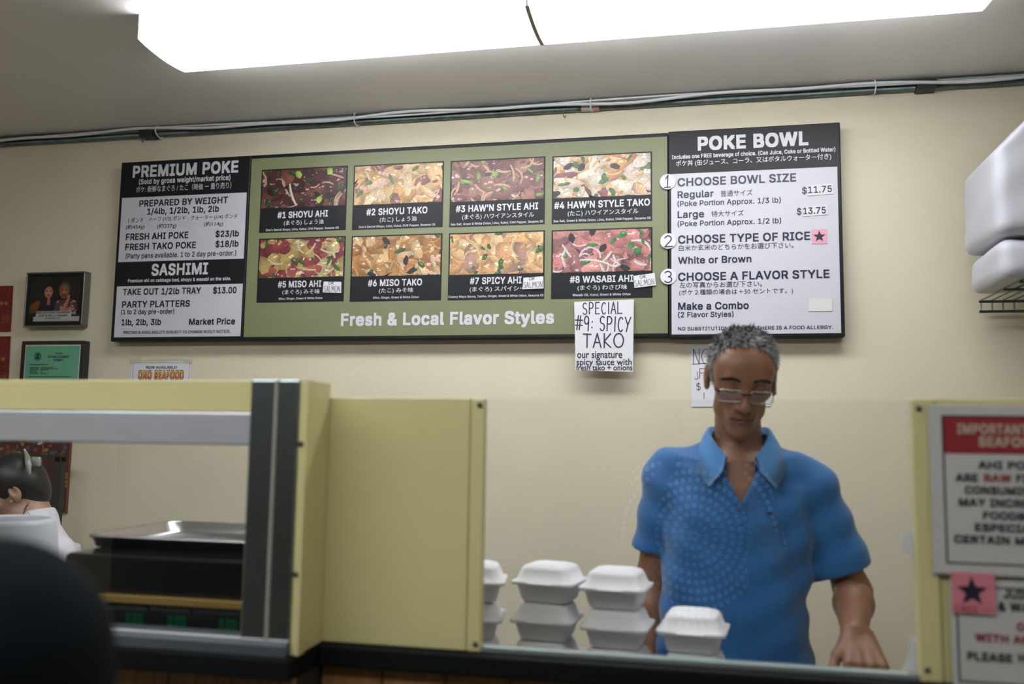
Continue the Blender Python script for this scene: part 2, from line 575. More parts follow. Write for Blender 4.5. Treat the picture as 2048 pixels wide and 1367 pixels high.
# ------------------------------------------------------------------ conduit and cable under the ceiling
xa, xb = X0 + .02, X1 - .02
t = thing('electrical_conduit', 'grey metal conduit pipes running along the top of the wall', 'conduit', ((xa + xb) / 2, Y_WALL, Z_CEIL - .03))
zc = Z_CEIL - .022
obj('pipe', tube([(xa, Y_WALL - .014, zc), (xb, Y_WALL - .014, zc)], .0115, 12), M_GALV, t, True)
obj('pipe', tube([(xa, Y_WALL - .035, zc + .012), (xb, Y_WALL - .035, zc + .012)], .008, 12), M_GALV, t, True)
for px, py in ((300, 272), (1850, 170)):
    p = at(px, py, Y_WALL - .02)
    obj('junction_bracket', box((p[0] - .03, Y_WALL - .05, zc - .018), (p[0] + .03, Y_WALL - .002, zc + .014), .004), mat('dark_bracket', (.03, .04, .04), .5, .4), t)
for px in (288, 1128):
    p = at(px, 280 - (px - 288) * .06, Y_WALL - .02)
    obj('hook', cat(tube([(p[0], Y_WALL - .028, zc - .008), (p[0], Y_WALL - .03, zc - .03), (p[0] + .004, Y_WALL - .034, zc - .038), (p[0] + .008, Y_WALL - .03, zc - .030)], .0022, 6)), M_GALV, t)
p = at(1180, 212, Y_WALL - .02)
obj('coupling', tube([(p[0] - .03, Y_WALL - .016, zc), (p[0] + .03, Y_WALL - .016, zc)], .0135, 12), mat('pale_coupling', (.55, .50, .47), .5), t, True)
obj('coupling_band', tube([(p[0] + .012, Y_WALL - .016, zc), (p[0] + .032, Y_WALL - .016, zc)], .0142, 12), mat('pink_band', (.6, .30, .28), .5), t, True)
t = thing('white_cable', 'thin white cable draped along the conduit with zip ties', 'cable', ((xa + xb) / 2, Y_WALL - .05, zc))
xs = np.linspace(xa, xb, 90)
wob = .006 * np.sin(xs * 5.1) + .004 * np.sin(xs * 11.7 + 1)
obj('cord', tube(np.stack([xs, np.full(90, Y_WALL - .052), zc + .004 + wob], 1), .0055, 8), M_CORD, t, True)
xs2 = np.linspace(xa, xb, 60)
obj('cord', tube(np.stack([xs2, np.full(60, Y_WALL - .047), zc + .008 + .006 * np.sin(xs2 * 3.3 + 2)], 1), .0035, 8), M_CORD, t, True)
for px in (320, 714, 1183, 1748):
    p = at(px, 290 - px * .0645, Y_WALL - .03)
    ring = [(p[0], Y_WALL - .033 + .029 * math.cos(a), zc + .002 + .022 * math.sin(a)) for a in np.linspace(0, 2 * math.pi, 16, endpoint=False)]
    obj('zip_tie', tube(ring, .0024, 6, closed=True), M_CORD, t)

# ================================================================== MENU BOARD
YB = 2.95
BX0, BX1, BZ0, BZ1 = -2.174, 0.454, 1.779, 2.473
def bp(px, py, Y=YB):
    return at(px, py, Y)
menu = thing('menu_board', 'long black and olive poke menu board with eight food photos on the wall', 'menu board', ((BX0 + BX1) / 2, Y_WALL, BZ0))
def rect(corners, Y):
    """TL TR BR BL pixels -> upright rectangle (x0,x1,z0,z1) on plane Y"""
    c = [at(p[0], p[1], Y) for p in corners]
    return ((c[0][0] + c[3][0]) / 2, (c[1][0] + c[2][0]) / 2, (c[2][2] + c[3][2]) / 2, (c[0][2] + c[1][2]) / 2)
def slab(name, r, Y, t, m, parent):
    return obj(name, box((r[0], Y, r[2]), (r[1], Y + t, r[3])), m, parent)
xl = (bp(504, 309)[0] + bp(487, 672)[0]) / 2 - .004
xr = (bp(1331, 268)[0] + bp(1340, 674)[0]) / 2 + .003
left_p = obj('price_panel', box((BX0, YB, BZ0), (xl, Y_WALL - .001, BZ1), .003), M_BLACK, menu)
mid_p = obj('photo_panel', box((xl + .001, YB, BZ0), (xr - .001, Y_WALL - .001, BZ1), .003), M_BLACK, menu)
right_p = obj('bowl_panel', box((xr, YB - .004, BZ0 - .004), (BX1, Y_WALL - .001, BZ1 + .002), .003), M_BLACK, menu)
YR = YB - .004
A = lambda u, v: (210 + u / 6.827, 300 + v / 6.827)
B = lambda u, v: (210 + u / 6.827, 490 + v / 6.827)
C = lambda u, v: (490 + u / 4.876, 290 + v / 4.876)
D = lambda u, v: (890 + u / 4.452, 270 + v / 4.452)
E = lambda u, v: (490 + u / 4.876, 460 + v / 4.876)
F = lambda u, v: (890 + u / 4.143, 450 + v / 4.143)
G = lambda u, v: (1320 + u / 5.389, 240 + v / 5.389)
H = lambda u, v: (1320 + u / 5.389, 450 + v / 5.389)
slab('white_field', rect((A(232, 657), A(1937, 575), B(1893, 183), B(183, 232)), YB), YB - .0006, .001, M_WHITE, left_p)
slab('white_field', rect((B(163, 563), B(1880, 527), B(1852, 1247), B(125, 1253)), YB), YB - .0006, .001, M_WHITE, left_p)
gr = rect(((503, 316), (1331, 275), (1339, 669), (488, 671)), YB)
slab('olive_field', gr, YB - .0006, .001, M_GREEN, mid_p)
slab('white_field', rect((G(120, 578), G(1908, 507), H(1955, 1165), H(125, 1175)), YR), YR - .0006, .001, M_WHITE, right_p)

def T(fn, s, L, Rr, h, par, m, Y=YB, **k):
    sc = {A: 6.827, B: 6.827, C: 4.876, D: 4.452, E: 4.876, F: 4.143, G: 5.389, H: 5.389}[fn]
    k.setdefault('eps', .0014)
    return text(s, fn(*L), fn(*Rr), h / sc, Y, par, m, **k)
BD = .022
# left panel
T(A, 'PREMIUM POKE', (380, 370), (1820, 300), 145, left_p, M_TXTW, bold=.03)
T(A, '(Sold by gross weight/market price)', (465, 465), (1715, 408), 64, left_p, M_TXTW, bold=BD)
T(A, 'ポケ: 新鮮なまぐろ / たこ（時価 ー 量り売り）', (425, 585), (1725, 525), 88, left_p, M_TXTW, bold=.004, full=True)
T(A, 'PREPARED BY WEIGHT', (470, 772), (1680, 722), 82, left_p, M_TXTB, bold=BD)
T(A, '1/4lb, 1/2lb, 1lb, 2lb', (577, 880), (1557, 838), 78, left_p, M_TXTB, bold=BD)
for s, l, r in (('1 ポンド', (320, 1000), (525, 988)), ('ハーフ (1/2) ポンド', (598, 985), (1100, 971)), ('クォーター (1/4) ポンド', (1172, 968), (1810, 943)),
                ('(約454g)', (287, 1095), (540, 1085)), ('(約227g)', (714, 1080), (975, 1070)), ('(約114g)', (1352, 1053), (1613, 1045))):
    T(A, s, l, r, 75, left_p, M_TXTB, bold=.004, full=True)
T(A, 'FRESH AHI POKE', (287, 1228), (1140, 1200), 82, left_p, M_TXTB, bold=BD)
T(A, '$23/lb', (1510, 1185), (1830, 1175), 78, left_p, M_TXTB, bold=BD)
T(B, 'FRESH TAKO POKE', (280, 68), (1243, 38), 82, left_p, M_TXTB, bold=BD)
T(A, '$18/lb', (1510, 1325), (1825, 1312), 78, left_p, M_TXTB, bold=BD)
T(B, '(Party pans available. 1 to 2 day pre-order.)', (283, 182), (1793, 140), 65, left_p, M_TXTB, bold=.012)
T(B, 'SASHIMI', (635, 412), (1405, 390), 145, left_p, M_TXTW, bold=.025)
T(B, 'Premium ahi on cabbage bed, shoyu & wasabi on the side.', (315, 508), (1722, 478), 42, left_p, M_TXTW, bold=BD)
T(B, 'TAKE OUT 1/2lb TRAY', (245, 682), (1312, 658), 80, left_p, M_TXTB, bold=BD)
T(B, '$13.00', (1477, 658), (1797, 652), 80, left_p, M_TXTB, bold=BD)
T(B, 'PARTY PLATTERS', (235, 850), (1160, 838), 82, left_p, M_TXTB, bold=BD)
T(B, '(1 to 2 day pre-order)', (220, 942), (948, 935), 62, left_p, M_TXTB, bold=.014)
T(B, '1lb, 2lb, 3lb', (225, 1090), (767, 1088), 78, left_p, M_TXTB, bold=BD)
T(B, 'Market Price', (1150, 1085), (1777, 1078), 80, left_p, M_TXTB, bold=BD)
T(B, 'PRICING & AVAILABILITY SUBJECT TO CHANGE W/OUT NOTICE.', (253, 1205), (1715, 1200), 36, left_p, M_TXTB, bold=.014)
# middle banner
text('Fresh & Local Flavor Styles', (682, 649.5), (1108, 646.5), 22.6, YB, mid_p, M_TXTW, bold=.03, eps=.0014)
# right panel
T(G, 'POKE BOWL', (407, 318), (1600, 268), 132, right_p, M_TXTW, Y=YR, bold=.035)
T(G, 'Includes one FREE beverage of choice. (Can Juice, Coke or Bottled Water)', (128, 413), (1890, 345), 40, right_p, M_TXTW, Y=YR, bold=BD)
T(G, 'ポケ丼 (缶ジュース、コーラ、又はボタルウォーター付き)', (172, 502), (1845, 441), 72, right_p, M_TXTW, Y=YR, bold=.008, full=True)
T(G, 'CHOOSE BOWL SIZE', (190, 710), (1467, 663), 82, right_p, M_NAVY, Y=YR, bold=.02)
T(G, 'Regular', (190, 838), (578, 828), 70, right_p, M_NAVY, Y=YR, bold=.018)
T(G, '普通サイズ', (652, 825), (998, 813), 66, right_p, M_NAVY, Y=YR, bold=.002, full=True)
T(G, '(Poke Portion Approx. 1/3 lb)', (188, 925), (1303, 893), 54, right_p, M_NAVY, Y=YR, bold=.012)
T(G, '$', (1530, 795), (1582, 793), 66, right_p, M_TXTB, Y=YR, bold=.012)
T(G, 'Large', (190, 1053), (475, 1047), 70, right_p, M_NAVY, Y=YR, bold=.018)
T(G, '特大サイズ', (555, 1044), (903, 1034), 66, right_p, M_NAVY, Y=YR, bold=.002, full=True)
T(G, '(Poke Portion Approx. 1/2 lb)', (190, 1140), (1307, 1115), 54, right_p, M_NAVY, Y=YR, bold=.012)
T(G, '$', (1475, 1020), (1525, 1018), 66, right_p, M_TXTB, Y=YR, bold=.012)
T(H, 'CHOOSE TYPE OF RICE', (195, 195), (1618, 160), 82, right_p, M_NAVY, Y=YR, bold=.02)
T(H, '白米か玄米のどちらかをお選び下さい。', (203, 275), (1440, 251), 64, right_p, M_NAVY, Y=YR, bold=.002, full=True)
T(H, 'White or Brown', (195, 412), (985, 402), 70, right_p, M_NAVY, Y=YR, bold=.02)
T(H, 'CHOOSE A FLAVOR STYLE', (195, 597), (1827, 568), 82, right_p, M_NAVY, Y=YR, bold=.02)
T(H, '左の写真からお選び下さい。', (210, 675), (1100, 665), 62, right_p, M_NAVY, Y=YR, bold=.002, full=True)
T(H, '(ポケ２種類の場合は＋50 セントです。)', (207, 760), (1433, 747), 68, right_p, M_NAVY, Y=YR, bold=.002, full=True)
T(H, 'Make a Combo', (195, 910), (957, 902), 74, right_p, M_NAVY, Y=YR, bold=.02)
T(H, '(2 Flavor Styles)', (195, 992), (793, 985), 54, right_p, M_NAVY, Y=YR, bold=.012)
T(H, 'NO SUBSTITUTIONS UNLESS THERE IS A FOOD ALLERGY.', (195, 1130), (1865, 1122), 36, right_p, M_NAVY, Y=YR, bold=.012)

# ------------------------------------------------------------------ food photographs: flat prints made of coloured shapes
M_PRINT = attr_mat('photo_print', 0.35, noise=0.22, nscale=260)
class Print:
    def __init__(s, w, h, seed):
        s.w, s.h, s.V, s.F, s.C, s.n = w, h, [], [], [], 0
        s.r = random.Random(seed); s.layer = 0
    def poly(s, pts, cols):
        """fan around the mean point; cols = (centre, rim)"""
        pts = [(min(max(x, 0), s.w), min(max(y, 0), s.h)) for x, y in pts]
        a = sum((pts[i][0] * pts[(i + 1) % len(pts)][1] - pts[(i + 1) % len(pts)][0] * pts[i][1]) for i in range(len(pts)))
        if abs(a) < 1e-7: return
        if a < 0: pts = pts[::-1]
        cx = sum(p[0] for p in pts) / len(pts); cy = sum(p[1] for p in pts) / len(pts)
        n = len(s.V); s.layer += 1; d = s.layer * 7e-6
        s.V.append((cx, cy, d)); s.C.append(cols[0])
        for i, p in enumerate(pts):
            s.V.append((p[0], p[1], d)); s.C.append(cols[1] if not callable(cols[1]) else cols[1](i, len(pts)))
        k = len(pts)
        for i in range(k): s.F.append((n, n + 1 + i, n + 1 + (i + 1) % k))
    def bg(s, c):
        s.poly([(0, 0), (s.w, 0), (s.w, s.h), (0, s.h)], (c, c))
    def chunk(s, x, y, r, col, ang=None, asp=1.0, n=7, hi=1.25, lo=.45, gloss=0.0):
        ang = s.r.uniform(0, 6.28) if ang is None else ang
        ca, sa = math.cos(ang), math.sin(ang)
        pts = []
        for i in range(n):
            a = 2 * math.pi * (i + s.r.uniform(-.25, .25)) / n; q = r * s.r.uniform(.78, 1.12)
            u, v = q * asp * math.cos(a), q / asp * math.sin(a)
            pts.append((x + u * ca - v * sa, y + u * sa + v * ca))
        f = s.r.uniform(.85, 1.15)
        c = [min(1, k * f) for k in col]
        edge = [k * lo * f for k in col]
        def rim(i, n_):
            q = .5 + .5 * math.cos(2 * math.pi * (i / n_) - 2.0 - ang)
            return [e * (1 - q) + min(1, k * hi) * q * .85 for e, k in zip(edge, c)]
        s.poly(pts, (c, rim))
        if gloss and s.r.random() < gloss:
            for _ in range(3):
                gx, gy = x + s.r.uniform(-.4, .4) * r, y + s.r.uniform(0, .5) * r
                g = [min(1, k * 1.2 + .28) for k in c]
                s.dot(gx, gy, r * s.r.uniform(.06, .14), g, asp=1.8)
    def dot(s, x, y, r, col, asp=1.0, n=6):
        a0 = s.r.uniform(0, 6)
        s.poly([(x + r * asp * math.cos(a0 + 6.283 * i / n), y + r * math.sin(a0 + 6.283 * i / n)) for i in range(n)], (col, col))
    def strip(s, x, y, L, w, ang, bend, col, n=7):
        top, bot = [], []
        for i in range(n):
            q = i / (n - 1) - .5; a = ang + bend * q
            px_ = x + L * q * math.cos(ang) - bend * L * q * q * math.sin(ang)
            py_ = y + L * q * math.sin(ang) + bend * L * q * q * math.cos(ang)
            ww = w * (.5 + .5 * math.cos(q * 2.4)) / 2
            top.append((px_ - ww * math.sin(a), py_ + ww * math.cos(a))); bot.append((px_ + ww * math.sin(a), py_ - ww * math.cos(a)))
        c2 = [k * .6 for k in col]
        pts = top + bot[::-1]
        pts = [(min(max(px_, 0), s.w), min(max(py_, 0), s.h)) for px_, py_ in pts]
        n0 = len(s.V); s.layer += 1; d = s.layer * 7e-6
        for i, p in enumerate(pts):
            s.V.append((p[0], p[1], d)); s.C.append(col if i < n else c2)
        for i in range(n - 1): s.F.append((n0 + 2 * n - 1 - i, n0 + 2 * n - 2 - i, n0 + i + 1, n0 + i))
    def ringcup(s, x, y, r, col):
        s.dot(x, y, r, [k * .7 for k in col], n=10); s.dot(x, y, r * .82, [min(1, k * 1.08) for k in col], n=10); s.dot(x, y, r * .35, [k * .75 for k in col], n=8)
    def build(s, rct, Y, parent, name='food_photo'):
        V = np.array(s.V); sx = (rct[1] - rct[0]) / s.w; sz = (rct[3] - rct[2]) / s.h
        P = np.stack([rct[0] + V[:, 0] * sx, Y - V[:, 2] - .0003, rct[2] + V[:, 1] * sz], 1)
        o = obj(name, (P, s.F), M_PRINT, parent, colors=np.array(s.C, np.float32))
        return o
L_ = lambda *c: tuple(.82 * v for v in lin(c))
def scatter(p, n, size, cols, asp=(1, 1.5), gloss=.3, jitter=True):
    g = int(math.ceil(math.sqrt(n * p.w / p.h)))
    pts = [((i + .5) * p.w / g, (j + .5) * p.w / g) for i in range(g) for j in range(int(p.h * g / p.w) + 1)]
    p.r.shuffle(pts)
    for x, y in pts:
        p.chunk(x + p.r.uniform(-.5, .5) * p.w / g, y + p.r.uniform(-.5, .5) * p.w / g, size * p.r.uniform(.7, 1.25), p.r.choice(cols), asp=p.r.uniform(*asp), gloss=gloss, n=p.r.choice((6, 7, 8, 9)))
def food(k):
    p = Print(2.15, 1.0, 40 + k); r = p.r
    U = lambda: (r.uniform(0, 2.15), r.uniform(0, 1))
    spec = {
     1: ((45, 20, 20), [(105, 48, 46), (84, 38, 40), (130, 72, 62), (70, 30, 34)], (1, 1.5)),
     2: ((105, 66, 40), [(238, 192, 132), (226, 170, 104), (242, 208, 160), (222, 178, 130), (150, 90, 80)], (1, 1.9)),
     3: ((66, 40, 36), [(156, 102, 92), (134, 82, 76), (168, 116, 104), (120, 74, 66)], (1, 1.3)),
     4: ((92, 56, 44), [(236, 216, 196), (232, 190, 140), (242, 226, 206), (150, 92, 100), (226, 160, 100)], (1, 1.9)),
     5: ((96, 62, 34), [(152, 60, 60), (172, 88, 80), (132, 52, 56), (190, 160, 96), (206, 184, 128)], (1, 1.4)),
     6: ((70, 42, 26), [(206, 152, 90), (224, 184, 134), (176, 122, 70), (234, 206, 170), (190, 130, 70)], (1, 1.9)),
     7: ((196, 142, 92), [(238, 192, 136), (228, 174, 120), (244, 206, 156), (196, 152, 130)], (1, 1.4)),
     8: ((80, 48, 54), [(204, 128, 124), (220, 154, 142), (176, 118, 116), (152, 98, 102), (214, 142, 132)], (1, 1.3))}[k]
    p.bg(L_(*spec[0]))
    cols = [L_(*c) for c in spec[1]]
    scatter(p, 26, .27, cols, spec[2], .6)
    scatter(p, 20, .20, cols, spec[2], .6)
    if k in (2, 4, 6):
        for _ in range(9 if k == 2 else 5):
            x, y = U()
            for j in range(r.choice((1, 2, 3))): p.ringcup(x + j * .09, y - j * .03, .05, L_(236, 196, 176))
    for _ in range(16):
        x, y = U(); p.chunk(x, y, r.uniform(.05, .09), r.choice(cols), asp=1.5)
    pale = {1: (214, 184, 150), 2: (240, 214, 170), 3: (222, 186, 146), 4: (240, 206, 160), 5: (230, 216, 170), 6: (226, 170, 96), 7: (246, 218, 160), 8: (238, 230, 226)}[k]
    for _ in range({1: 10, 2: 8, 3: 18, 4: 12, 5: 12, 6: 12, 7: 6, 8: 14}[k]):
        x, y = U(); p.strip(x, y, r.uniform(.2, .5), r.uniform(.03, .065), r.uniform(0, 3.14), r.uniform(-1.2, 1.2), L_(*pale))
    green = {1: (30, 84, 40), 2: (110, 130, 50), 3: (140, 182, 80), 4: (66, 124, 54), 5: (60, 110, 44), 6: (70, 104, 46), 7: (62, 116, 46), 8: (62, 142, 66)}[k]
    for _ in range({1: 16, 2: 5, 3: 10, 4: 14, 5: 8, 6: 5, 7: 14, 8: 11}[k]):
        x, y = U(); p.chunk(x, y, r.uniform(.05, .1), L_(*green), asp=r.uniform(1, 1.9), n=6, lo=.35, gloss=.2)
    if k in (4, 8, 1, 6):
        for _ in range(4):
            x, y = U(); p.chunk(x, y, .1, L_(32, 26, 34), asp=1.3, lo=.6)
    if k == 1:
        for x, y in ((1.5, .18), (1.73, .93), (.95, .86)): p.chunk(x, y, .1, L_(176, 204, 98), asp=1.2, hi=1.4)
        p.strip(.78, .32, .62, .06, -1.25, .25, L_(240, 226, 210))
    if k == 8:
        p.strip(.95, .27, .7, .05, -.2, -.3, L_(245, 240, 236)); p.strip(1.22, .36, .3, .05, .9, .2, L_(245, 240, 236))
    for _ in range(70):
        x, y = U(); p.dot(x, y, r.uniform(.006, .014), L_(*r.choice(((210, 120, 60), (240, 220, 190), (120, 50, 30)))), n=5)
    return p
card_px = {1: ((C(165, 240), C(1003, 202), C(985, 830), C(140, 855)), C(155, 617), C(985, 590)),
           2: ((C(1063, 200), C(1943, 157), C(1928, 800), C(1045, 828)), C(1060, 585), C(1930, 555)),
           3: ((D(52, 230), D(895, 190), D(888, 795), D(38, 820)), D(48, 593), D(888, 570)),
           4: ((D(955, 187), D(1845, 148), D(1845, 765), D(952, 793)), D(955, 562), D(1842, 535)),
           5: ((E(138, 82), E(983, 60), E(963, 695), E(115, 707)), E(130, 467), E(968, 453)),
           6: ((E(1042, 57), E(1925, 32), E(1915, 685), E(1023, 697)), E(1038, 450), E(1915, 437)),
           7: ((F(35, 67), F(828, 43), F(823, 612), F(23, 622)), F(33, 410), F(823, 400)),
           8: ((F(883, 42), F(1720, 17), F(1720, 602), F(880, 612)), F(887, 393), F(1718, 380))}
cards = {}
for k, (q, pl, pr) in card_px.items():
    r_ = rect(q, YB)
    c_ = slab('flavor_card', r_, YB - .0012, .001, M_BLACK, menu)
    cards[k] = c_
    zb = (bp(*pl)[2] + bp(*pr)[2]) / 2
    food(k).build((r_[0] + .005, r_[1] - .005, zb, r_[3] - .005), YB - .0012, c_)
def card(k, fn, s1, l1, r1, h1, s2, l2, r2, h2, s3, l3, r3, h3):
    T(fn, s1, l1, r1, h1, cards[k], M_TXTW, bold=.022, eps=.002)
    T(fn, s2, (l2[0], l2[1] + 4), (r2[0], r2[1] + 4), h2, cards[k], M_TXTW, bold=.008, full=True, eps=.002)
    T(fn, s3, l3, r3, h3, cards[k], M_TXTW, bold=.012, eps=.002)
oil = "Ono's Secret Shoyu, Limu, Kukui, Chili Pepper, Sesame Oil"
salt = 'Sea Salt, Green & White Onion, Limu, Kukui, Chili Pepper, Sesame Oil'
miso = 'Miso, Ginger, Green & White Onion'
card(1, C, '#1 SHOYU AHI', (318, 712), (810, 697), 58, '(まぐろ) しょう油', (380, 783), (765, 775), 54, oil, (205, 837), (917, 818), 20)
card(2, C, '#2 SHOYU TAKO', (1185, 683), (1780, 665), 60, '(たこ) しょう油', (1315, 755), (1672, 745), 56, oil, (1112, 808), (1857, 786), 20)
card(3, D, '#3 HAW’N STYLE AHI', (97, 685), (830, 660), 55, '(まぐろ) ハワイアンスタイル', (153, 755), (793, 735), 52, salt, (53, 803), (876, 780), 19)
card(4, D, '#4 HAW’N STYLE TAKO', (972, 655), (1825, 628), 57, '(たこ) ハワイアンスタイル', (1093, 725), (1722, 703), 54, salt, (967, 775), (1832, 750), 20)
card(5, E, '#5 MISO AHI', (322, 558), (745, 552), 58, '(まぐろ) みそ味', (365, 630), (730, 624), 54, miso, (332, 678), (757, 672), 20)
card(6, E, '#6 MISO TAKO', (1200, 545), (1727, 538), 60, '(たこ) みそ味', (1307, 615), (1642, 610), 54, miso, (1252, 668), (1697, 662), 20)
card(7, F, '#7 SPICY AHI', (207, 490), (635, 480), 52, '(まぐろ) スパイシー', (205, 555), (665, 546), 48, 'Creamy Mayo Sauce, Tobiko, Ginger, Green & White Onion, Sesame Oil', (28, 600), (818, 592), 17)
card(8, F, '#8 WASABI AHI', (1035, 477), (1560, 468), 52, '(まぐろ) わさび味', (1098, 542), (1510, 535), 48, 'Wasabi Oil, Kukui, Green & White Onion', (1057, 587), (1538, 582), 18)

# ------------------------------------------------------------------ notes and stickers fixed to the board
def note(name, label, catg, corners, Y, t=.0012, m=None, group=None, lift=0.0):
    c = [at(p[0], p[1], Y) for p in corners]
    c = np.array(c)
    o = obj(name, quadslab(c, t), m or M_PAPER, loc=(c[:, 0].mean(), Y, c[:, 2].min()))
    return put(o, None, label, catg, group)
for nm, q, (oL, oR), (sL, sR), lab in (
    ('salmon_note', (E(767, 500), E(938, 503), E(937, 612), E(757, 605)), (E(815, 530), E(865, 529)), (E(768, 600), E(925, 603)), 'small white OR SALMON note stuck beside the number five miso ahi card title'),
    ('salmon_note', (F(650, 435), F(815, 423), F(817, 523), F(642, 530)), (F(697, 455), F(742, 452)), (F(650, 520), F(806, 515)), 'small white OR SALMON note stuck beside the number seven spicy ahi title'),
    ('salmon_note', (F(1560, 420), F(1737, 395), F(1748, 497), F(1570, 520)), (F(1615, 442), F(1665, 435)), (F(1572, 508), F(1735, 490)), 'tilted white OR SALMON note overhanging the number eight wasabi ahi card')):
    Yn = YB - .007
    n_ = note(nm, lab, 'note', q, Yn, t=.002)
    hand_text('OR', oL, oR, 5.8, Yn, n_, M_MARKER, .75, seed=3)
    hand_text('SALMON', sL, sR, 11.5, Yn, n_, M_MARKER, .75, seed=5)
Yn = YB - .012
n_ = note('special_sign', 'hand-lettered white SPECIAL spicy tako paper sign hanging below the board', 'sign', (F(1070, 635), F(1565, 615), F(1558, 1213), F(1082, 1203)), Yn, t=.0015)
hand_text('SPECIAL', F(1140, 738), F(1468, 732), 95 / 4.143, Yn, n_, M_MARKER, 1.9, seed=1)
hand_text('#9: SPICY', F(1078, 868), F(1535, 882), 116 / 4.143, Yn, n_, M_MARKER, 2.2, seed=2)
hand_text('TAKO', F(1145, 1012), F(1480, 1012), 113 / 4.143, Yn, n_, M_MARKER, 2.4, seed=3)
text('our signature', F(1095, 1100), F(1468, 1098), 44 / 4.143, Yn, n_, M_MARKER, bold=.010, name='handwriting', eps=.0008, pen=True)
text('spicy sauce with', F(1090, 1155), F(1547, 1160), 38 / 4.143, Yn, n_, M_MARKER, bold=.010, name='handwriting', eps=.0008, pen=True)
text('fresh tako + onions', F(1087, 1200), F(1553, 1203), 34 / 4.143, Yn, n_, M_MARKER, bold=.010, name='handwriting', eps=.0008, pen=True)

def disc(c, r, t, n=40):
    a = np.arange(n) * 2 * math.pi / n
    return prism(np.stack([c[0] + r * np.cos(a), np.full(n, c[1]), c[2] + r * np.sin(a)], 1), (0, t, 0))
for dgt, (u, v), fn, lab in (('1', (83, 663), G, 'CHOOSE BOWL SIZE'), ('2', (88, 170), H, 'CHOOSE TYPE OF RICE'), ('3', (90, 553), H, 'CHOOSE A FLAVOR STYLE')):
    Yn = YR - .005
    c_ = at(*fn(u, v), Yn)
    s_ = obj('number_sticker', disc(c_, .0262, .002), M_PAPER, loc=(c_[0], Yn, c_[2] - .0262))
    put(s_, None, 'round white sticker with handwritten %s beside %s' % (dgt, lab), 'sticker')
    hand_text(dgt, fn(u - 40, v + 64), fn(u + (28 if dgt == '1' else 46), v + 62), 24 if dgt == '1' else 22, Yn, s_, M_MARKER, 2.0, name='handwritten_digit', jit=0)
for s, q, l, r, cl in (('11.75', (G(1590, 700), G(1860, 680), G(1868, 795), G(1592, 815)), G(1597, 786), G(1853, 773), 'price sticker 11.75 on the regular bowl line of the menu'),
                   ('13.75', (G(1540, 945), G(1805, 915), G(1808, 1018), G(1540, 1037)), G(1545, 1014), G(1787, 1003), 'price sticker 13.75 on the large bowl line of the menu')):
    n_ = note('price_sticker', 'white ' + cl, 'sticker', q, YR - .003, t=.0012, m=mat('sticker_white', (.70, .69, .73), .4))
    text(s, l, r, 68 / 5.389, YR - .003, n_, M_TXTB, bold=.014, level=False, eps=.0006)
def star(c, r, Y, ri=.42):
    p = []
    for i in range(10):
        a = math.pi / 2 + i * math.pi / 5; q = r if i % 2 == 0 else r * ri
        p.append((c[0] + q * math.cos(a), Y, c[2] + q * math.sin(a)))
    return prism(p, (0, .0006, 0))
n_ = note('pink_star_note', 'small pink square note with black star beside CHOOSE TYPE OF RICE', 'note', (H(1635, 45), H(1797, 42), H(1800, 198), H(1638, 200)), YR - .003, t=.0012, m=M_PINK)
obj('drawn_star', star(at(*H(1718, 122), YR - .0034), .0195, YR - .0036), M_MARKER, n_)
n_ = note('blank_sticker', 'blank cream paper patch in lower right corner of bowl panel', 'sticker', (H(1605, 790), H(1855, 788), H(1856, 927), H(1604, 928)), YR - .003, t=.0012, m=mat('cream_sticker', (.72, .69, .68), .5))
n_ = note('handwritten_sign', 'white paper with pen writing taped on wall behind the head of the man in blue', 'sign', ((1380, 692), (1532, 686), (1541, 812), (1383, 813)), Y_WALL - .003, t=.0015)
hand_text('NO', (1386, 727), (1420, 727), 30, Y_WALL - .003, n_, M_MARKER, 1.1, seed=4)
hand_text('-', (1384, 729), (1425, 726), 2, Y_WALL - .003, n_, mat('brown_ink', (.10, .06, .02), .5), 1.0)
hand_text('F', (1398, 756), (1412, 756), 20, Y_WALL - .003, n_, mat('red_ink', (.06, .01, .03), .5), .9)
hand_text('J', (1388, 758), (1400, 756), 14, Y_WALL - .003, n_, mat('red_ink', (.06, .01, .03), .5), .9)
hand_text('$', (1392, 779), (1402, 779), 14, Y_WALL - .003, n_, M_MARKER, 1.0)
hand_text('I', (1406, 797), (1410, 797), 12, Y_WALL - .003, n_, M_MARKER, .9)

# ================================================================== THINGS ON THE WALL
def frame(name, label, catg, px, Y, depth, bar, m_frame, m_in):
    """picture frame: px = TL,TR,BR,BL outer pixels on its front plane"""
    r_ = rect(px, Y)
    t = thing(name, label, catg, ((r_[0] + r_[1]) / 2, Y_WALL, r_[2]))
    b = bar
    bars = [((r_[0], r_[2]), (r_[1], r_[2] + b)), ((r_[0], r_[3] - b), (r_[1], r_[3])), ((r_[0], r_[2] + b), (r_[0] + b, r_[3] - b)), ((r_[1] - b, r_[2] + b), (r_[1], r_[3] - b))]
    for (xa_, za_), (xb_, zb_) in bars:
        obj('frame_bar', box((xa_, Y, za_), (xb_, Y + depth, zb_), .002), m_frame, t)
    bk = obj('backing', box((r_[0] + b * .5, Y + .006, r_[2] + b * .5), (r_[1] - b * .5, Y_WALL - .001, r_[3] - b * .5)), m_in, t)
    return t, bk, (r_[0] + b, r_[1] - b, r_[2] + b, r_[3] - b)
I = lambda u, v: (u / 5.12, 520 + v / 5.12)
YF = 2.962
t, bk, rr = frame('photo_frame', 'framed photo of a couple above the green permit', 'picture', (I(267, 125), I(868, 112), I(838, 680), I(235, 683)), YF, .036, .006,
                  mat('pewter_frame', (.22, .22, .20), .3, .9), M_BLACK)
p = Print(1.0, .92, 3)
p.bg(L_(10, 11, 10))
pw, ph = rr[1] - rr[0], rr[3] - rr[2]
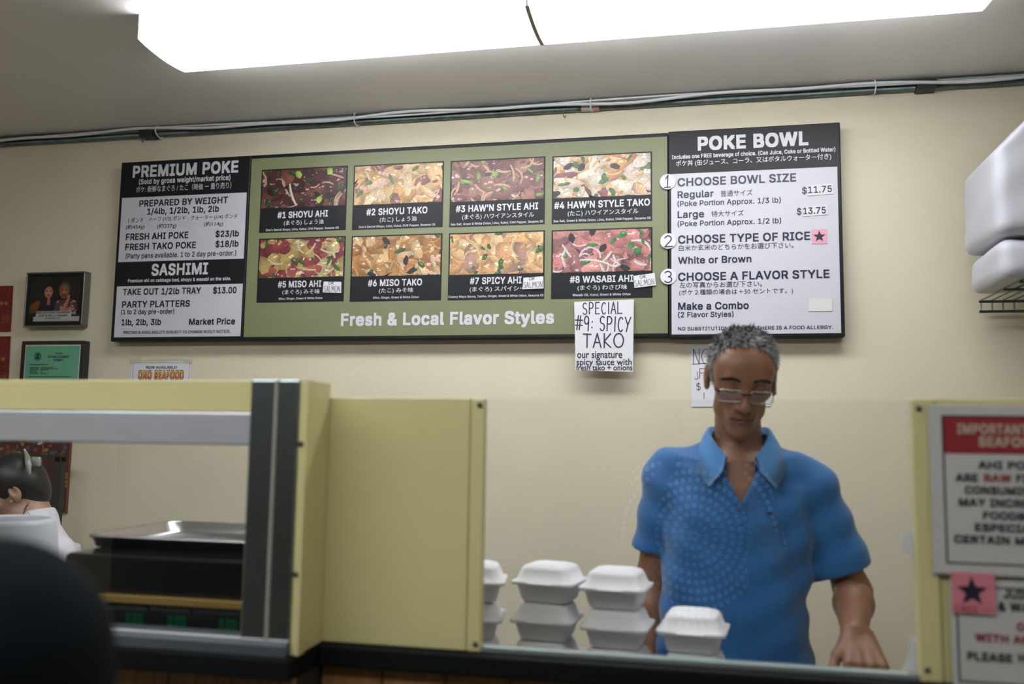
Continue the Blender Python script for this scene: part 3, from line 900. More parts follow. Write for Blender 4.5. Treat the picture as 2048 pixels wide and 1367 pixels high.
p.chunk(.25, .75, .3, L_(26, 24, 16), asp=1.3, lo=.6); p.chunk(.8, .7, .25, L_(34, 24, 20), asp=1.0, lo=.5)
p.chunk(.1, .3, .13, L_(120, 72, 24), asp=.7, lo=.5)
p.poly([(.14, .12), (.5, .12), (.53, .42), (.42, .5), (.24, .48)], (L_(18, 20, 40), L_(12, 14, 28)))
p.dot(.37, .66, .15, L_(12, 10, 9), n=14)
p.poly([(.345, .34), (.42, .34), (.40, .5), (.36, .5)], (L_(176, 124, 96), L_(150, 100, 78)))
p.poly([(.37 + .085 * math.cos(a), .605 + .125 * math.sin(a)) for a in np.linspace(0, 6.28, 14)[:-1]], (L_(206, 150, 120), L_(168, 110, 84)))
p.dot(.37, .54, .022, L_(150, 60, 54), asp=1.5)
for ex in (.335, .405): p.dot(ex, .63, .013, L_(40, 25, 20), asp=1.5)
p.poly([(.48, .12), (.92, .12), (.95, .34), (.84, .46), (.6, .44), (.5, .36)], (L_(112, 70, 74), L_(74, 44, 52)))
for _ in range(40): p.dot(p.r.uniform(.52, .92), p.r.uniform(.14, .42), .018, L_(*p.r.choice(((170, 120, 120), (60, 34, 44), (200, 170, 170)))), asp=1.4)
p.poly([(.68 + .115 * math.cos(a), .68 + .14 * math.sin(a)) for a in np.linspace(0, 6.28, 14)[:-1]], (L_(96, 96, 98), L_(64, 64, 66)))
p.poly([(.675 + .095 * math.cos(a), .615 + .15 * math.sin(a)) for a in np.linspace(0, 6.28, 14)[:-1]], (L_(176, 110, 76), L_(128, 74, 48)))
for ex in (.635, .715): p.dot(ex, .65, .014, L_(50, 28, 20), asp=1.6)
p.dot(.675, .535, .03, L_(110, 56, 44), asp=1.6); p.dot(.675, .6, .02, L_(200, 134, 96))
p.strip(.74, .38, .34, .06, 1.25, .2, L_(196, 130, 98)); p.strip(.68, .22, .34, .06, .35, .1, L_(190, 124, 92))
p.poly([(.1, -.02), (1, -.02), (1, .1), (.1, .1)], (L_(190, 188, 186), L_(180, 178, 176)))
p.build((rr[0] + .012, rr[1] - .010, rr[2] + .016, rr[3] - .014), YF + .0055, bk, 'portrait_print')
cp = rect((I(362, 520), I(722, 517), I(718, 607), I(356, 612)), YF)
cap = slab('caption_plate', cp, YF + .0035, .001, mat('plate_white', (.42, .41, .40), .5), t)
text('ONO SEAFOOD FOUNDERS', I(370, 547), I(715, 541), 3.6, YF + .0035, cap, M_TXTB, bold=.01)
text('JUDY & WILLY SAKUMA', I(395, 578), I(690, 574), 3.6, YF + .0035, cap, M_TXTB, bold=.01)
text('ESTABLISHED 1995', I(463, 600), I(618, 598), 2.2, YF + .0035, cap, M_TXTB, bold=.01)

t, bk, rr = frame('permit_frame', 'black framed green food establishment permit', 'certificate', (I(218, 832), I(862, 818), (160, 800), (36, 802)), YF, .036, .0115,
                  mat('black_frame', (.014, .014, .016), .3), mat('gold_fillet', (.30, .22, .06), .4, .4))
gp = slab('permit_paper', (rr[0] + .004, rr[1] - .004, rr[2] + .004, rr[3] - .004), YF + .004, .001, mat('permit_border', (.6, .6, .55), .6), bk)
slab('green_sheet', (rr[0] + .008, rr[1] - .008, rr[2] + .008, rr[3] - .008), YF + .0034, .0005, mat('green_sheet', (.14, .40, .255), .6, noise=.05, nscale=30), bk)
YP = YF + .0030
text('FOOD', I(568, 965), I(640, 964), 4.0, YP, bk, M_TXTB, bold=.01, name='permit_lettering')
text('ESTABLISHMENT', I(492, 1000), I(712, 998), 4.2, YP, bk, M_TXTB, bold=.01, name='permit_lettering')
text('PERMIT', I(548, 1034), I(650, 1032), 4.2, YP, bk, M_TXTB, bold=.01, name='permit_lettering')
text('ONO SEAFOOD PRODUCTS', I(305, 1076), I(497, 1074), 2.4, YP, bk, M_TXTB, bold=.01, name='permit_lettering')
c_ = at(*I(387, 985), YP)
for ro, ri in ((.0165, .0150), (.0125, .0105)):
    a = np.linspace(0, 2 * math.pi, 28, endpoint=False)
    V = np.concatenate([np.stack([c_[0] + q * np.cos(a), np.full(28, YP - .0006), c_[2] + q * np.sin(a)], 1) for q in (ro, ri)])
    obj('seal_ring', (V, [[i, (i + 1) % 28, (i + 1) % 28 + 28, i + 28] for i in range(28)]), M_TXTB, bk)
obj('seal_emblem', cat(prism([(c_[0] + x * .009, YP - .0008, c_[2] + z * .009) for x, z in ((-.8, -1), (.8, -1), (.2, 0), (.8, 1), (-.8, 1), (-.2, 0))], (0, .0005, 0)),
                       prism([(c_[0] + x * .0095, YP - .0006, c_[2] + z * .0095) for x, z in ((-1, -.2), (-.6, .2), (-.6, -.4))], (0, .0003, 0)),
                       prism([(c_[0] + x * .0095, YP - .0006, c_[2] + z * .0095) for x, z in ((1, -.2), (.6, -.4), (.6, .2))], (0, .0003, 0))), M_TXTB, bk)
rows = []
for k, v in enumerate((1101, 1113, 1125, 1137, 1150, 1164)):
    for x0_, x1_ in ((303, 303 + (100, 96, 92, 70, 84, 92)[k]), (413, 413 + (135, 178, 84, 8, 20, 76)[k])):
        a_, b_ = at(*I(x0_, v), YP), at(*I(x1_, v - 3), YP)
        rows.append(box((a_[0], YP - .0005, a_[2]), (b_[0], YP - .0003, a_[2] + .0022)))
a_, b_ = at(*I(290, 1195), YP), at(*I(725, 1192), YP)
rows.append(box((a_[0], YP - .0005, a_[2]), (b_[0], YP - .0003, a_[2] + .0022)))
o = obj('small_print', cat(*rows), mat('grey_green_ink', (.02, .07, .045), .6), bk); o['kind'] = 'stuff'

# flyer
Yn = Y_WALL - .002
fl = note('flyer', 'white NOW AVAILABLE flyer with orange lettering taped below the board', 'flyer', (I(1345, 1035), I(1950, 1030), (378, 850), (258, 850)), Yn, t=.0012)
c_ = rect((I(1358, 1050), I(1938, 1047), (375, 848), (261, 848)), Yn)
bw = .0012
obj('red_border', cat(box((c_[0], Yn - .0006, c_[3] - bw), (c_[1], Yn - .0003, c_[3])), box((c_[0], Yn - .0006, c_[2]), (c_[0] + bw, Yn - .0003, c_[3])), box((c_[1] - bw, Yn - .0006, c_[2]), (c_[1], Yn - .0003, c_[3]))), mat('border_red', (.35, .07, .06), .6), fl)
text('NOW AVAILABLE!', I(1497, 1112), I(1812, 1110), 5.6, Yn, fl, M_TXTB, bold=.014, eps=.0006)
m_or = mat('orange_gradient', (.85, .35, .05), .5)
nt = m_or.node_tree
gz = nt.nodes.new('ShaderNodeSeparateXYZ'); rmp = nt.nodes.new('ShaderNodeValToRGB'); mr = nt.nodes.new('ShaderNodeMapRange')
nt.links.new(nt.nodes['Texture Coordinate'].outputs['Generated'], gz.inputs[0])
nt.links.new(gz.outputs['Z'], rmp.inputs[0])
rmp.color_ramp.elements[0].color = (.62, .05, .03, 1); rmp.color_ramp.elements[1].color = (.85, .55, .06, 1)
nt.links.new(rmp.outputs[0], nt.nodes['Principled BSDF'].inputs['Base Color'])
text('ONO SEAFOOD', I(1413, 1221), I(1880, 1217), 16.5, Yn, fl, mat('dark_outline', (.10, .03, .02), .5), bold=.055, eps=.0006)
text('ONO SEAFOOD', I(1417, 1219), I(1876, 1215), 15.8, Yn, fl, m_or, bold=.02, eps=.0010)
tape_m = mat('clear_tape', (.78, .72, .58), .25, alpha=.35)
for q in ((I(1330, 1010), I(1450, 1000), I(1440, 1050), I(1330, 1060)), (I(1440, 1015), I(1870, 1000), I(1872, 1038), I(1440, 1040)), (I(1870, 1010), I(1970, 1010), I(1965, 1060), I(1880, 1050))):
    obj('tape', quadslab(np.array([at(*s, Yn - .001) for s in q]), .0004), tape_m, fl)

# red papers with gold print at the left edge of the picture
def red_paper(label, px, seed):
    n_ = note('red_poster', label, 'poster', px, Y_WALL - .003, t=.0018, m=M_RED)
    r_ = rect(px, Y_WALL - .003); rnd = random.Random(seed)
    w_, h_ = r_[1] - r_[0], r_[3] - r_[2]
    Yq = Y_WALL - .0036
    for k in range(4):
        obj('gold_coin', disc((r_[1] - .028 - .02 * k, Yq, r_[2] + h_ * .62), .008, .0004, 16), M_GOLD, n_)
    xs_, zs_ = r_[1] - .025, r_[2] + h_ * .18
    sq = []
    for k in (1.0, .66, .33):
        s_ = .017 * k; b_ = .0014
        sq += [box((xs_ - s_, Yq, zs_ + .02 - s_), (xs_ + s_, Yq + .0004, zs_ + .02 - s_ + b_)), box((xs_ - s_, Yq, zs_ + .02 + s_ - b_), (xs_ + s_, Yq + .0004, zs_ + .02 + s_)),
               box((xs_ - s_, Yq, zs_ + .02 - s_), (xs_ - s_ + b_, Yq + .0004, zs_ + .02 + s_)), box((xs_ + s_ - b_, Yq, zs_ + .02 - s_), (xs_ + s_, Yq + .0004, zs_ + .02 + s_))]
    obj('gold_square', cat(*sq), M_GOLD, n_)
    dots = [disc((r_[1] - .012 - rnd.uniform(0, .012), Yq, r_[2] + h_ * rnd.uniform(.3, .95)), .0016, .0004, 6) for _ in range(14)]
    obj('gold_flecks', cat(*dots), M_GOLD, n_)
red_paper('red paper with gold coins on wall left of the couple photo', ((-90, 573), (26, 571), (21, 663), (-94, 665)), 1)
red_paper('dark red paper with gold print on wall left of the green permit', ((-95, 674), (21, 672), (15, 790), (-100, 792)), 2)

# ornate red calendar scroll seen through the serving window
Yn = Y_WALL - .006
q = ((-60, 800), (145, 795), (137, 1022), (-66, 1024))
r_ = rect(q, Yn)
cal = thing('wall_scroll', 'ornate dark red wall hanging with gold borders behind the woman', 'wall hanging', ((r_[0] + r_[1]) / 2, Y_WALL, r_[2]))
obj('sheet', box((r_[0], Yn, r_[2]), (r_[1], Y_WALL - .001, r_[3])), mat('maroon_sheet', (.060, .008, .010), .4, noise=.3, nscale=40), cal)
m_og = mat('orange_border', (.30, .075, .018), .5)
xm = at(82, 950, Yn)[0]
for lo_, hi_ in (((r_[1] - .005, r_[2]), (r_[1], r_[3])), ((r_[0], r_[2]), (r_[1] - .005, r_[2] + .005)), ((xm - .003, r_[2] + .005), (xm + .003, r_[3]))):
    obj('gold_border', box((lo_[0], Yn - .001, lo_[1]), (hi_[0], Yn, hi_[1])), m_og, cal)
rnd = random.Random(8)
cols_ = [mat('scroll_gold', (.34, .20, .03), .5), mat('scroll_white', (.5, .5, .52), .5), mat('scroll_green', (.06, .14, .05), .5), mat('scroll_red', (.3, .03, .03), .5), mat('scroll_blue', (.05, .09, .16), .5)]
for k in range(46):
    zone = (at(0, 908 - 30 * rnd.random(), Yn)[2]) if k < 30 else (r_[2] + .01 + rnd.random() * .09)
    c_ = (rnd.uniform(r_[0] + .01 + (.10 if k % 2 else 0), r_[1] - .015), Yn - .0008 - k * 2e-5, zone)
    a0 = rnd.uniform(0, 6); n0 = 7
    pts = [(c_[0] + .014 * rnd.uniform(.4, 1) * math.cos(a0 + i * 6.283 / n0), c_[1], c_[2] + .010 * rnd.uniform(.4, 1) * math.sin(a0 + i * 6.283 / n0)) for i in range(n0)]
    obj('painted_figure', prism(pts, (0, .0004, 0)), rnd.choice(cols_), cal)
for px in (92, 133, 55):
    for py in (947, 954, 963, 971):
        obj('gold_coin', disc(at(px, py, Yn - .001), .0065, .0006, 14), cols_[0], cal)
n_ = note('teal_card', 'small pale teal card on wall below the red hanging', 'card', ((96, 1030), (109, 1029), (108, 1050), (95, 1050)), Y_WALL - .002, m=mat('teal_paper', (.30, .48, .44), .6))

# black stand
Yk = 2.86
pa, pb = at(121, 912, Yk), at(121, 1060, Yk)
t = thing('black_stand', 'black metal pole stand with a short top arm behind the woman', 'stand', (pb[0], Yk, 0))
obj('pole', box((pa[0] - .014, Yk - .014, .02), (pa[0] + .014, Yk + .014, pa[2]), .003), M_DARKPL, t)
pl_ = at(62, 912, Yk)
obj('arm', prism([(pl_[0], Yk - .014, pa[2] + .006), (pl_[0], Yk - .014, pa[2] - .006), (pa[0] + .014, Yk - .014, pa[2] - .02), (pa[0] + .014, Yk - .014, pa[2] + .003)], (0, .028, 0)), M_DARKPL, t)
obj('base', lathe((pb[0], Yk, 0), [(.10, 0), (.10, .012), (.08, .02), (.02, .03)], 28), M_DARKPL, t)

# ------------------------------------------------------------------ wire shelf and white sacks at the right
YS = 2.955
a_ = at(1958, 603, YS); zS = a_[2]; zS2 = at(1958, 623, YS)[2]
xS = a_[0]; xE = xS + .95; yN = 2.50
t = thing('wire_shelf', 'grey wire shelf fixed to the wall at the right edge', 'shelf', ((xS + xE) / 2, Y_WALL, zS2))
m_wire = mat('shelf_wire', (.17, .22, .22), .4, .6)
for z_ in (zS, zS2): obj('rail', tube([(xS, YS, z_), (xE, YS, z_)], .0045, 8), m_wire, t, True)
for y_ in (yN, (yN + YS) / 2, yN + .1): obj('rail', tube([(xS, y_, zS), (xE, y_, zS)], .004, 8), m_wire, t, True)
for k in range(31):
    x_ = xS + .006 + k * .031
    obj('cross_wire', tube([(x_, YS, zS2), (x_, YS, zS + .004), (x_, yN, zS + .004)], .0022, 6), m_wire, t)
for x_ in (xS + .3, xE - .05):
    obj('bracket', box((x_ - .006, yN + .1, zS2 - .012), (x_ + .006, Y_WALL - .001, zS2 + .002)), m_wire, t)
M_SACK = mat('white_plastic_sack', (.56, .56, .61), .5, bump=.5, bscale=25)

# ================================================================== COUNTER AND SCREENS
xc = float(at(655, 1000, Y_GLASS)[0])           # inner corner of the step
XL, XR = -2.6, 1.6
zA, zB = float(at(300, 759, Y_STATION)[2]), float(at(820, 795, Y_GLASS)[2])
# wood clad counter bodies
for nm, xa_, xb_, yf, lab in (('service_counter', XL, xc, Y_STATION - .005, 'wood clad counter base under the scale station'), ('service_counter', xc + .001, XR, Y_GLASS - .005, 'wood clad counter base under the glass screen')):
    t = thing(nm, lab, 'counter', ((xa_ + xb_) / 2, yf, 0))
    obj('carcass', box((xa_, yf + .012, 0), (xb_, Y_GLASS + .045, Z_LEDGE - .036)), mat('dark_carcass', (.02, .014, .008), .6), t)
    n_pl = int(round((xb_ - xa_) / .115)); w_ = (xb_ - xa_) / n_pl
    me0 = None
    for k in range(n_pl):
        if me0 is None:
            o = obj('plank', box((xa_ + .0015, yf, .06), (xa_ + w_ - .0015, yf + .012, Z_LEDGE - .037), .002, 1), M_WOOD, t); me0 = o
        else:
            o = me0.copy(); COL.objects.link(o); o.parent = t; o.location = (k * w_, 0, 0)
# ledges
ya = Y_STATION - .03
put(obj('counter_ledge', box((XL, ya, Z_LEDGE - .035), (xc, 2.02, Z_LEDGE), .004), M_LEDGE), None, 'black counter top under the aluminium scale window', 'counter top')
yb_ = Y_GLASS - .022
put(obj('counter_ledge', box((xc + .001, yb_, Z_LEDGE - .035), (XR, Y_GLASS + .03, Z_LEDGE), .004), M_LEDGE), None, 'black ledge running under the cream panel and glass screen', 'counter top')
wk = thing('work_counter', 'stainless steel work counter behind the glass screen', 'counter', (.5, 1.9, 0))
obj('top', box((xc + .06, Y_GLASS + .045, Z_WORK - .04), (XR, 1.965, Z_WORK), .004), M_STEEL, wk)
for x_ in (xc + .1, .4, XR - .06):
    obj('leg', box((x_ - .02, 1.90, 0), (x_ + .02, 1.94, Z_WORK - .04)), M_STEEL, wk)
    obj('leg', box((x_ - .02, Y_GLASS + .06, 0), (x_ + .02, Y_GLASS + .1, Z_WORK - .04)), M_STEEL, wk)
# dark red notice on the front below the ledge
rx = at(1142, 1352, Y_GLASS - .008)
put(obj('red_notice', box((rx[0], Y_GLASS - .011, Z_LEDGE - .36), (rx[0] + .62, Y_GLASS - .006, Z_LEDGE - .045)), mat('dark_red_sheet', (.11, .008, .012), .5)), None, 'dark red sheet on the counter front under the glass', 'notice')

# scale station window (near plane)
st = thing('serving_window', 'aluminium framed serving window with cream fascia around the scale', 'window frame', ((XL + xc) / 2, Y_STATION, Z_LEDGE))
pl = at(505, 1000, Y_STATION)[0]; pl = (at(506, 761, Y_STATION)[0] + at(487, 1270, Y_STATION)[0]) / 2
pr_ = (at(606, 762, Y_STATION)[0] + at(580, 1275, Y_STATION)[0]) / 2
pm = pl + (pr_ - pl) * .55
zr1, zr0 = float(at(250, 822, Y_STATION)[2]), float(at(250, 886, Y_STATION)[2])
zs1 = float(at(400, 1272, Y_STATION - .012)[2])
obj('fascia_panel', box((XL, Y_STATION + .002, zr1 + .001), (pl, Y_STATION + .014, zA), .002), M_CREAM, st)
obj('top_rail', box((XL, Y_STATION - .004, zr0), (pl, Y_STATION + .03, zr1), .003), M_ALUH, st)
obj('post', box((pl, Y_STATION - .010, zs1), (pm - .002, Y_STATION + .03, zA), .003), M_ALU, st)
obj('post_cover', box((pm + .002, Y_STATION - .010, zs1), (pr_, Y_STATION + .03, zA), .003), M_ALU, st)
obj('post_seam', box((pm - .003, Y_STATION - .013, zs1), (pm + .003, Y_STATION + .0, zA), .001), mat('pale_seam', (.62, .62, .56), .3, .6), st)
obj('sill', prism([(XL, Y_STATION - .012, zs1), (XL, Y_STATION - .020, zs1 - .006), (XL, Y_STATION - .022, Z_LEDGE + .001), (XL, Y_STATION + .04, Z_LEDGE + .001), (XL, Y_STATION + .04, zs1)], (pr_ - XL, 0, 0)), mat('sill_metal', (.15, .175, .20), .4, .7, noise=.1, nscale=8), st)
obj('sill_lit_edge', box((XL, Y_STATION - .0125, zs1 - .001), (pr_, Y_STATION - .004, zs1 + .0025), .001), mat('sill_painted_highlight', (.62, .62, .64), .4, .5), st)  # paler strip paints the lit top edge of the sill
obj('side_panel', box((pr_ + .001, Y_STATION - .006, Z_LEDGE + .001), (pr_ + .012, Y_GLASS - .004, zA), .001), M_CREAM, st)
obj('side_trim', box((pr_ + .012, Y_STATION - .008, Z_LEDGE + .001), (pr_ + .016, Y_STATION + .016, zA)), M_CREAM, st)
for px, py in ((606, 887), (592, 1146)):
    p_ = at(px, py, Y_STATION)
    obj('screw', lathe((pr_ + .0065, Y_STATION - .006, p_[2]), [(.0045, 0), (.0045, .002), (.002, .004)], 12, axis='y'), M_SCREW, st)
obj('pane', box((XL, Y_STATION + .012, zs1 - .002), (pl, Y_STATION + .017, zr0 + .002)), M_GLASS, st)

# cream panel (far plane)
xp = float((at(972, 799, Y_GLASS)[0] + at(961, 1293, Y_GLASS)[0]) / 2)
cpn = thing('cream_panel', 'plain cream laminate screen panel beside the scale window', 'panel', ((xc + xp) / 2, Y_GLASS, Z_LEDGE))
obj('board', box((pr_ + .001, Y_GLASS - .003, Z_LEDGE + .0015), (xp - .026, Y_GLASS + .012, zB), .002), M_CREAM, cpn)
obj('edge_batten', box((xp - .025, Y_GLASS - .003, Z_LEDGE + .0005), (xp, Y_GLASS + .016, zB), .003), M_CREAM, cpn)
for z_ in (zB - .012, Z_LEDGE + .014):
    obj('screw', lathe((xp - .009, Y_GLASS - .003, z_), [(.0045, 0), (.0045, .002), (.002, .004)], 12, axis='y'), M_SCREW, cpn)
# glass screen
xq = float((at(1821, 802, Y_GLASS)[0] + at(1840, 1342, Y_GLASS)[0]) / 2)
gl = thing('glass_screen', 'clear glass screen between the cream panels in front of the man', 'glass', ((xp + xq) / 2, Y_GLASS, Z_LEDGE))
obj('pane', box((xp + .0005, Y_GLASS + .004, Z_LEDGE + .006), (xq - .0005, Y_GLASS + .010, zB)), M_GLASS, gl)
obj('bottom_channel', box((xp + .0005, Y_GLASS - .002, Z_LEDGE + .0005), (xq - .0005, Y_GLASS + .018, Z_LEDGE + .011), .002), mat('channel_grey', (.30, .36, .34), .35, .5), gl)
# right cream panel with its signs
rp = thing('cream_panel', 'cream laminate panel carrying the notices at the right edge', 'panel', (.7, Y_GLASS, Z_LEDGE))
xw = xq + .034
obj('edge_batten', box((xq, Y_GLASS - .004, Z_LEDGE + .0005), (xw - .001, Y_GLASS + .016, zB + .004), .003), M_CREAM, rp)
obj('board', box((xw, Y_GLASS, Z_LEDGE + .0005), (XR - .01, Y_GLASS + .012, zB + .004), .002), M_CREAM, rp)
for z_ in (zB - .012, Z_LEDGE + .02):
    obj('screw', lathe((xq + .010, Y_GLASS - .004, z_), [(.0045, 0), (.0045, .002), (.002, .004)], 12, axis='y'), M_SCREW, rp)
M_SCRAP = mat('white_scrap', (.80, .80, .80), .25)
def panel_scrap(label, pts):  # flat white pieces at the edge of the right panel
    c_ = [at(px, py, Y_GLASS + .018) for px, py in pts]
    put(obj('white_scrap', prism(np.array(c_)[::-1], (0, .002, 0)), M_SCRAP), None, label, 'tape')
panel_scrap('white scrap at the top corner of the right cream panel', [(1808, 822), (1850, 818), (1848, 831), (1812, 829)])
panel_scrap('rounded white tab behind the right panel edge at middle height', [(1800, 1086), (1802, 1072), (1813, 1059), (1834, 1055), (1850, 1055), (1850, 1108), (1830, 1110), (1808, 1104)])
panel_scrap('white tab behind the right panel edge at the bottom', [(1820, 1270), (1842, 1274), (1846, 1358), (1815, 1358), (1806, 1338), (1816, 1318)])
# notices
J = lambda u, v: (1780 + u / 2.328, 780 + v / 2.328)
YN = Y_GLASS - .0105
M_SIGN = mat('sign_grey_white', (.50, .50, .48), .5)
M_SIGNRED = mat('sign_red', (.26, .018, .022), .5)
M_SIGNTXT = mat('sign_dark_green', (.012, .03, .028), .5)
def notice(label, px):
    r_ = rect(px, YN)
    t = thing('notice_board', label, 'sign', ((r_[0] + r_[1]) / 2, YN, r_[2]))
    obj('plate', box((r_[0], YN, r_[2]), (r_[1], YN + .005, r_[3]), .001), M_SIGN, t)
    return t, r_
def border(t, r_, b):
    for lo_, hi_ in (((r_[0], r_[2]), (r_[1], r_[2] + b)), ((r_[0], r_[3] - b), (r_[1], r_[3])), ((r_[0], r_[2] + b), (r_[0] + b, r_[3] - b)), ((r_[1] - b, r_[2] + b), (r_[1], r_[3] - b))):
        obj('border_line', box((lo_[0], YN - .0004, lo_[1]), (hi_[0], YN, hi_[1])), M_SIGNTXT, t)
t, r_ = notice('raw fish warning notice with red header on the right cream panel', (J(178, 62), (2330, 815), (2330, 1175), J(205, 832)))
rb = rect((J(238, 112), (2300, 835), (2300, 1150), J(262, 790)), YN)
border(t, rb, .0028)
zh = float(at(*J(250, 292), YN)[2])
obj('red_header', box((rb[0] + .0028, YN - .0006, zh), (rb[1] - .0028, YN, rb[3] - .0028)), M_SIGNRED, t)
def W(s, u, v, wpx, h, m, par, bold=.03):
    text(s, J(u, v), J(u + wpx, v + wpx * .012), h / 2.328, YN, par, m, bold=bold, eps=.001)
W('IMPORTANT', 312, 200, 330, 42, mat('sign_cream_ink', (.45, .38, .30), .5), t)
W('SEAFOOD', 412, 260, 290, 42, mat('sign_cream_ink', (.45, .38, .30), .5), t)
W('AHI POKE', 410, 365, 300, 34, M_SIGNTXT, t)
W('ARE', 305, 423, 105, 34, M_SIGNTXT, t); W('RAW', 438, 425, 128, 34, M_SIGNRED, t); W('FISH', 588, 428, 120, 34, M_SIGNTXT, t)
W('CONSUMING', 348, 482, 345, 34, M_SIGNTXT, t)
W('MAY INCREASE', 320, 540, 440, 34, M_SIGNTXT, t)
W('FOODBORNE', 433, 602, 360, 34, M_SIGNTXT, t)
W('ESPECIALLY', 395, 658, 370, 34, M_SIGNTXT, t)
W('CERTAIN MEDICAL', 298, 714, 560, 34, M_SIGNTXT, t)
t, r_ = notice('lower drinks notice with pink star note on the right cream panel', (J(275, 845), (2330, 1190), (2330, 1480), J(300, 1420)))
rb = rect((J(300, 878), (2300, 1200), (2300, 1400), J(322, 1330)), YN)
border(t, rb, .0026)
W('JUICE', 527, 970, 165, 38, M_SIGNTXT, t); W('& WATER', 505, 1028, 255, 38, M_SIGNTXT, t)
W('O', 590, 1118, 38, 36, M_SIGNRED, t); W('WITH ANY', 395, 1172, 300, 34, M_SIGNRED, t); W('PLEASE', 360, 1258, 210, 36, M_SIGNTXT, t); W('H', 598, 1263, 34, 36, M_SIGNTXT, t)
Yq = YN - .004
n_ = note('pink_star_note', 'large pink note with black star stuck on the lower drinks notice', 'note', (J(285, 845), J(488, 855), J(493, 1045), J(290, 1035)), Yq, t=.0015, m=mat('deep_pink_paper', (.62, .20, .24), .7))
obj('drawn_star', star(at(*J(382, 937), Yq - .0006), .0225, Yq - .0008), M_MARKER, n_)
hand_text('FREE', J(305, 1032), J(410, 1034), 12, Yq, n_, mat('faint_ink', (.16, .03, .06), .6), 1.2, seed=9)
hand_text('-', J(420, 1025), J(478, 1027), 3, Yq, n_, mat('faint_ink', (.16, .03, .06), .6), 1.2)

# ------------------------------------------------------------------ foam boxes
def foam_proto():
    t = thing('foam_box', 'x', 'container', (0, 0, 0))
    ht = .072
    base = [(.002, .042), (0, .045), (.003, .0475), (.034, .0555), (.0345, .0645), (.0375, .0645)]
    obj('base', loft([rsq(0, 0, z, h, h, .014) for z, h in base]), M_FOAM, t, True)
    lid = [(.0376, .0655), (.0405, .0655), (.0415, .0575), (.062, .0500), (.0665, .0475), (.0695, .0435), (.0700, .037), (.0722, .035), (.0726, .032)]
    o = obj('lid', loft([rsq(0, 0, z, h, h, .016) for z, h in lid]), M_FOAM, t, True)
    obj('tab', box((-.026, -.0725, .0378), (.026, -.063, .0404), .001), M_FOAM, o)
    obj('hinge', box((-.050, .063, .0365), (.050, .0710, .0412), .002), M_FOAM, o)
    return t
def copy_tree(o, parent=None):
    c = o.copy(); COL.objects.link(c); c.parent = parent
    OFF[c.name] = OFF[o.name]
    for ch in list(o.children):
        copy_tree(ch, c)
    return c
fp = foam_proto()
first = True
stacks = [((948, 1120), 1.80, 4, 6, 'by the cream panel'), ((1097, 1130), 1.83, 4, -7, 'left of the middle'), ((1233, 1134), 1.80, 4, -9, 'touching the dotted arm'), ((1386, 1203), 1.80, 3, -10, 'in front of the blue shirt')]
names = ['stack half hidden by the cream panel', 'second stack from the cream panel', 'tall stack beside the man\'s bare arm', 'short stack in front of the blue shirt']
order = {4: ['bottom', 'second lowest', 'second highest', 'top'], 3: ['bottom', 'middle', 'top']}
for (pxy, Ys, n, rz, _), nm in zip(stacks, names):
    c_ = at(*pxy, Ys)
    for k in range(n):
        o = fp if first else copy_tree(fp)
        first = False
        rnd = random.Random(int(pxy[0]) + k)
        o.location = (c_[0] + rnd.uniform(-.004, .004), Ys + rnd.uniform(-.004, .004), Z_WORK + .0005 + k * .0728)
        o.rotation_euler = (0, 0, R(rz + rnd.uniform(-5, 5)))
        put(o, None, 'white foam clamshell box, %s of the %s' % (order[n][k], nm), 'container', 'foam boxes behind the glass')

# ------------------------------------------------------------------ scale, pan, tub
ys = Y_STATION + .08
xs0, xs1 = float(at(128, 1140, ys)[0]), pr_ - .006
t = thing('food_scale', 'black counter scale with green digits behind the serving window', 'scale', ((xs0 + xs1) / 2, ys + .2, Z_LEDGE))
zt_ = float(at(300, 1113, ys)[2]); zg1 = float(at(300, 1190, ys)[2]); zg0 = float(at(300, 1207, ys)[2])
xs2 = float(at(208, 1240, ys)[0])
obj('upper_body', box((xs0, ys, zg1), (xs1, ys + .42, zt_), .006), mat('glossy_black', (.008, .009, .010), .12), t)
m_brass = mat('brass_strip', (.30, .19, .055), .45, .3)
obj('trim_strip', box((xs0 + .03, ys - .008, zg0), (xs1, ys + .41, zg1 - .0005), .002), m_brass, t)
disp = obj('display_housing', box((xs2, ys + .004, Z_LEDGE + .002), (xs1, ys + .38, zg0 - .0005), .003), M_DARKPL, t)
for px in (208, 240): pass
yd = ys + .0035
led = mat('green_led', (.0, .02, .008), .4, emit=(.0, .35, .10), estr=.08)
SEG = {'0': 'abcdef', '.': ''}
def seven(x, z, h, w, chars):
    parts = []
    for ch in chars:
        if ch == '.':
            parts.append(box((x - .1 * w, yd - .001, z), (x + .12 * w, yd, z + .12 * h))); x += .28 * w; continue
        b_ = .14 * h
        parts += [box((x, yd - .001, z), (x + w, yd, z + b_)), box((x, yd - .001, z + h - b_), (x + w, yd, z + h)), box((x, yd - .001, z + b_), (x + b_, yd, z + h - b_)), box((x + w - b_, yd - .001, z + b_), (x + w, yd, z + h - b_))]
        x += w * 1.35
    return cat(*parts)
for px, py in ((252, 1245), (336, 1251), (438, 1258)):
    p_ = at(px, py, yd)
    obj('digits', seven(p_[0], p_[2], .018, .0085, '0.00'), led, disp)
for pa_, pb2 in ((215, 294), (300, 380), (385, 484)):
    a_, b_ = at(pa_, 1208 + (pa_ - 215) * .052, yd), at(pb2, 1215, yd)
    obj('label_strip', box((a_[0], yd - .0008, a_[2] - .006), (b_[0], yd, a_[2])), mat('label_grey', (.16, .19, .17), .5), disp)
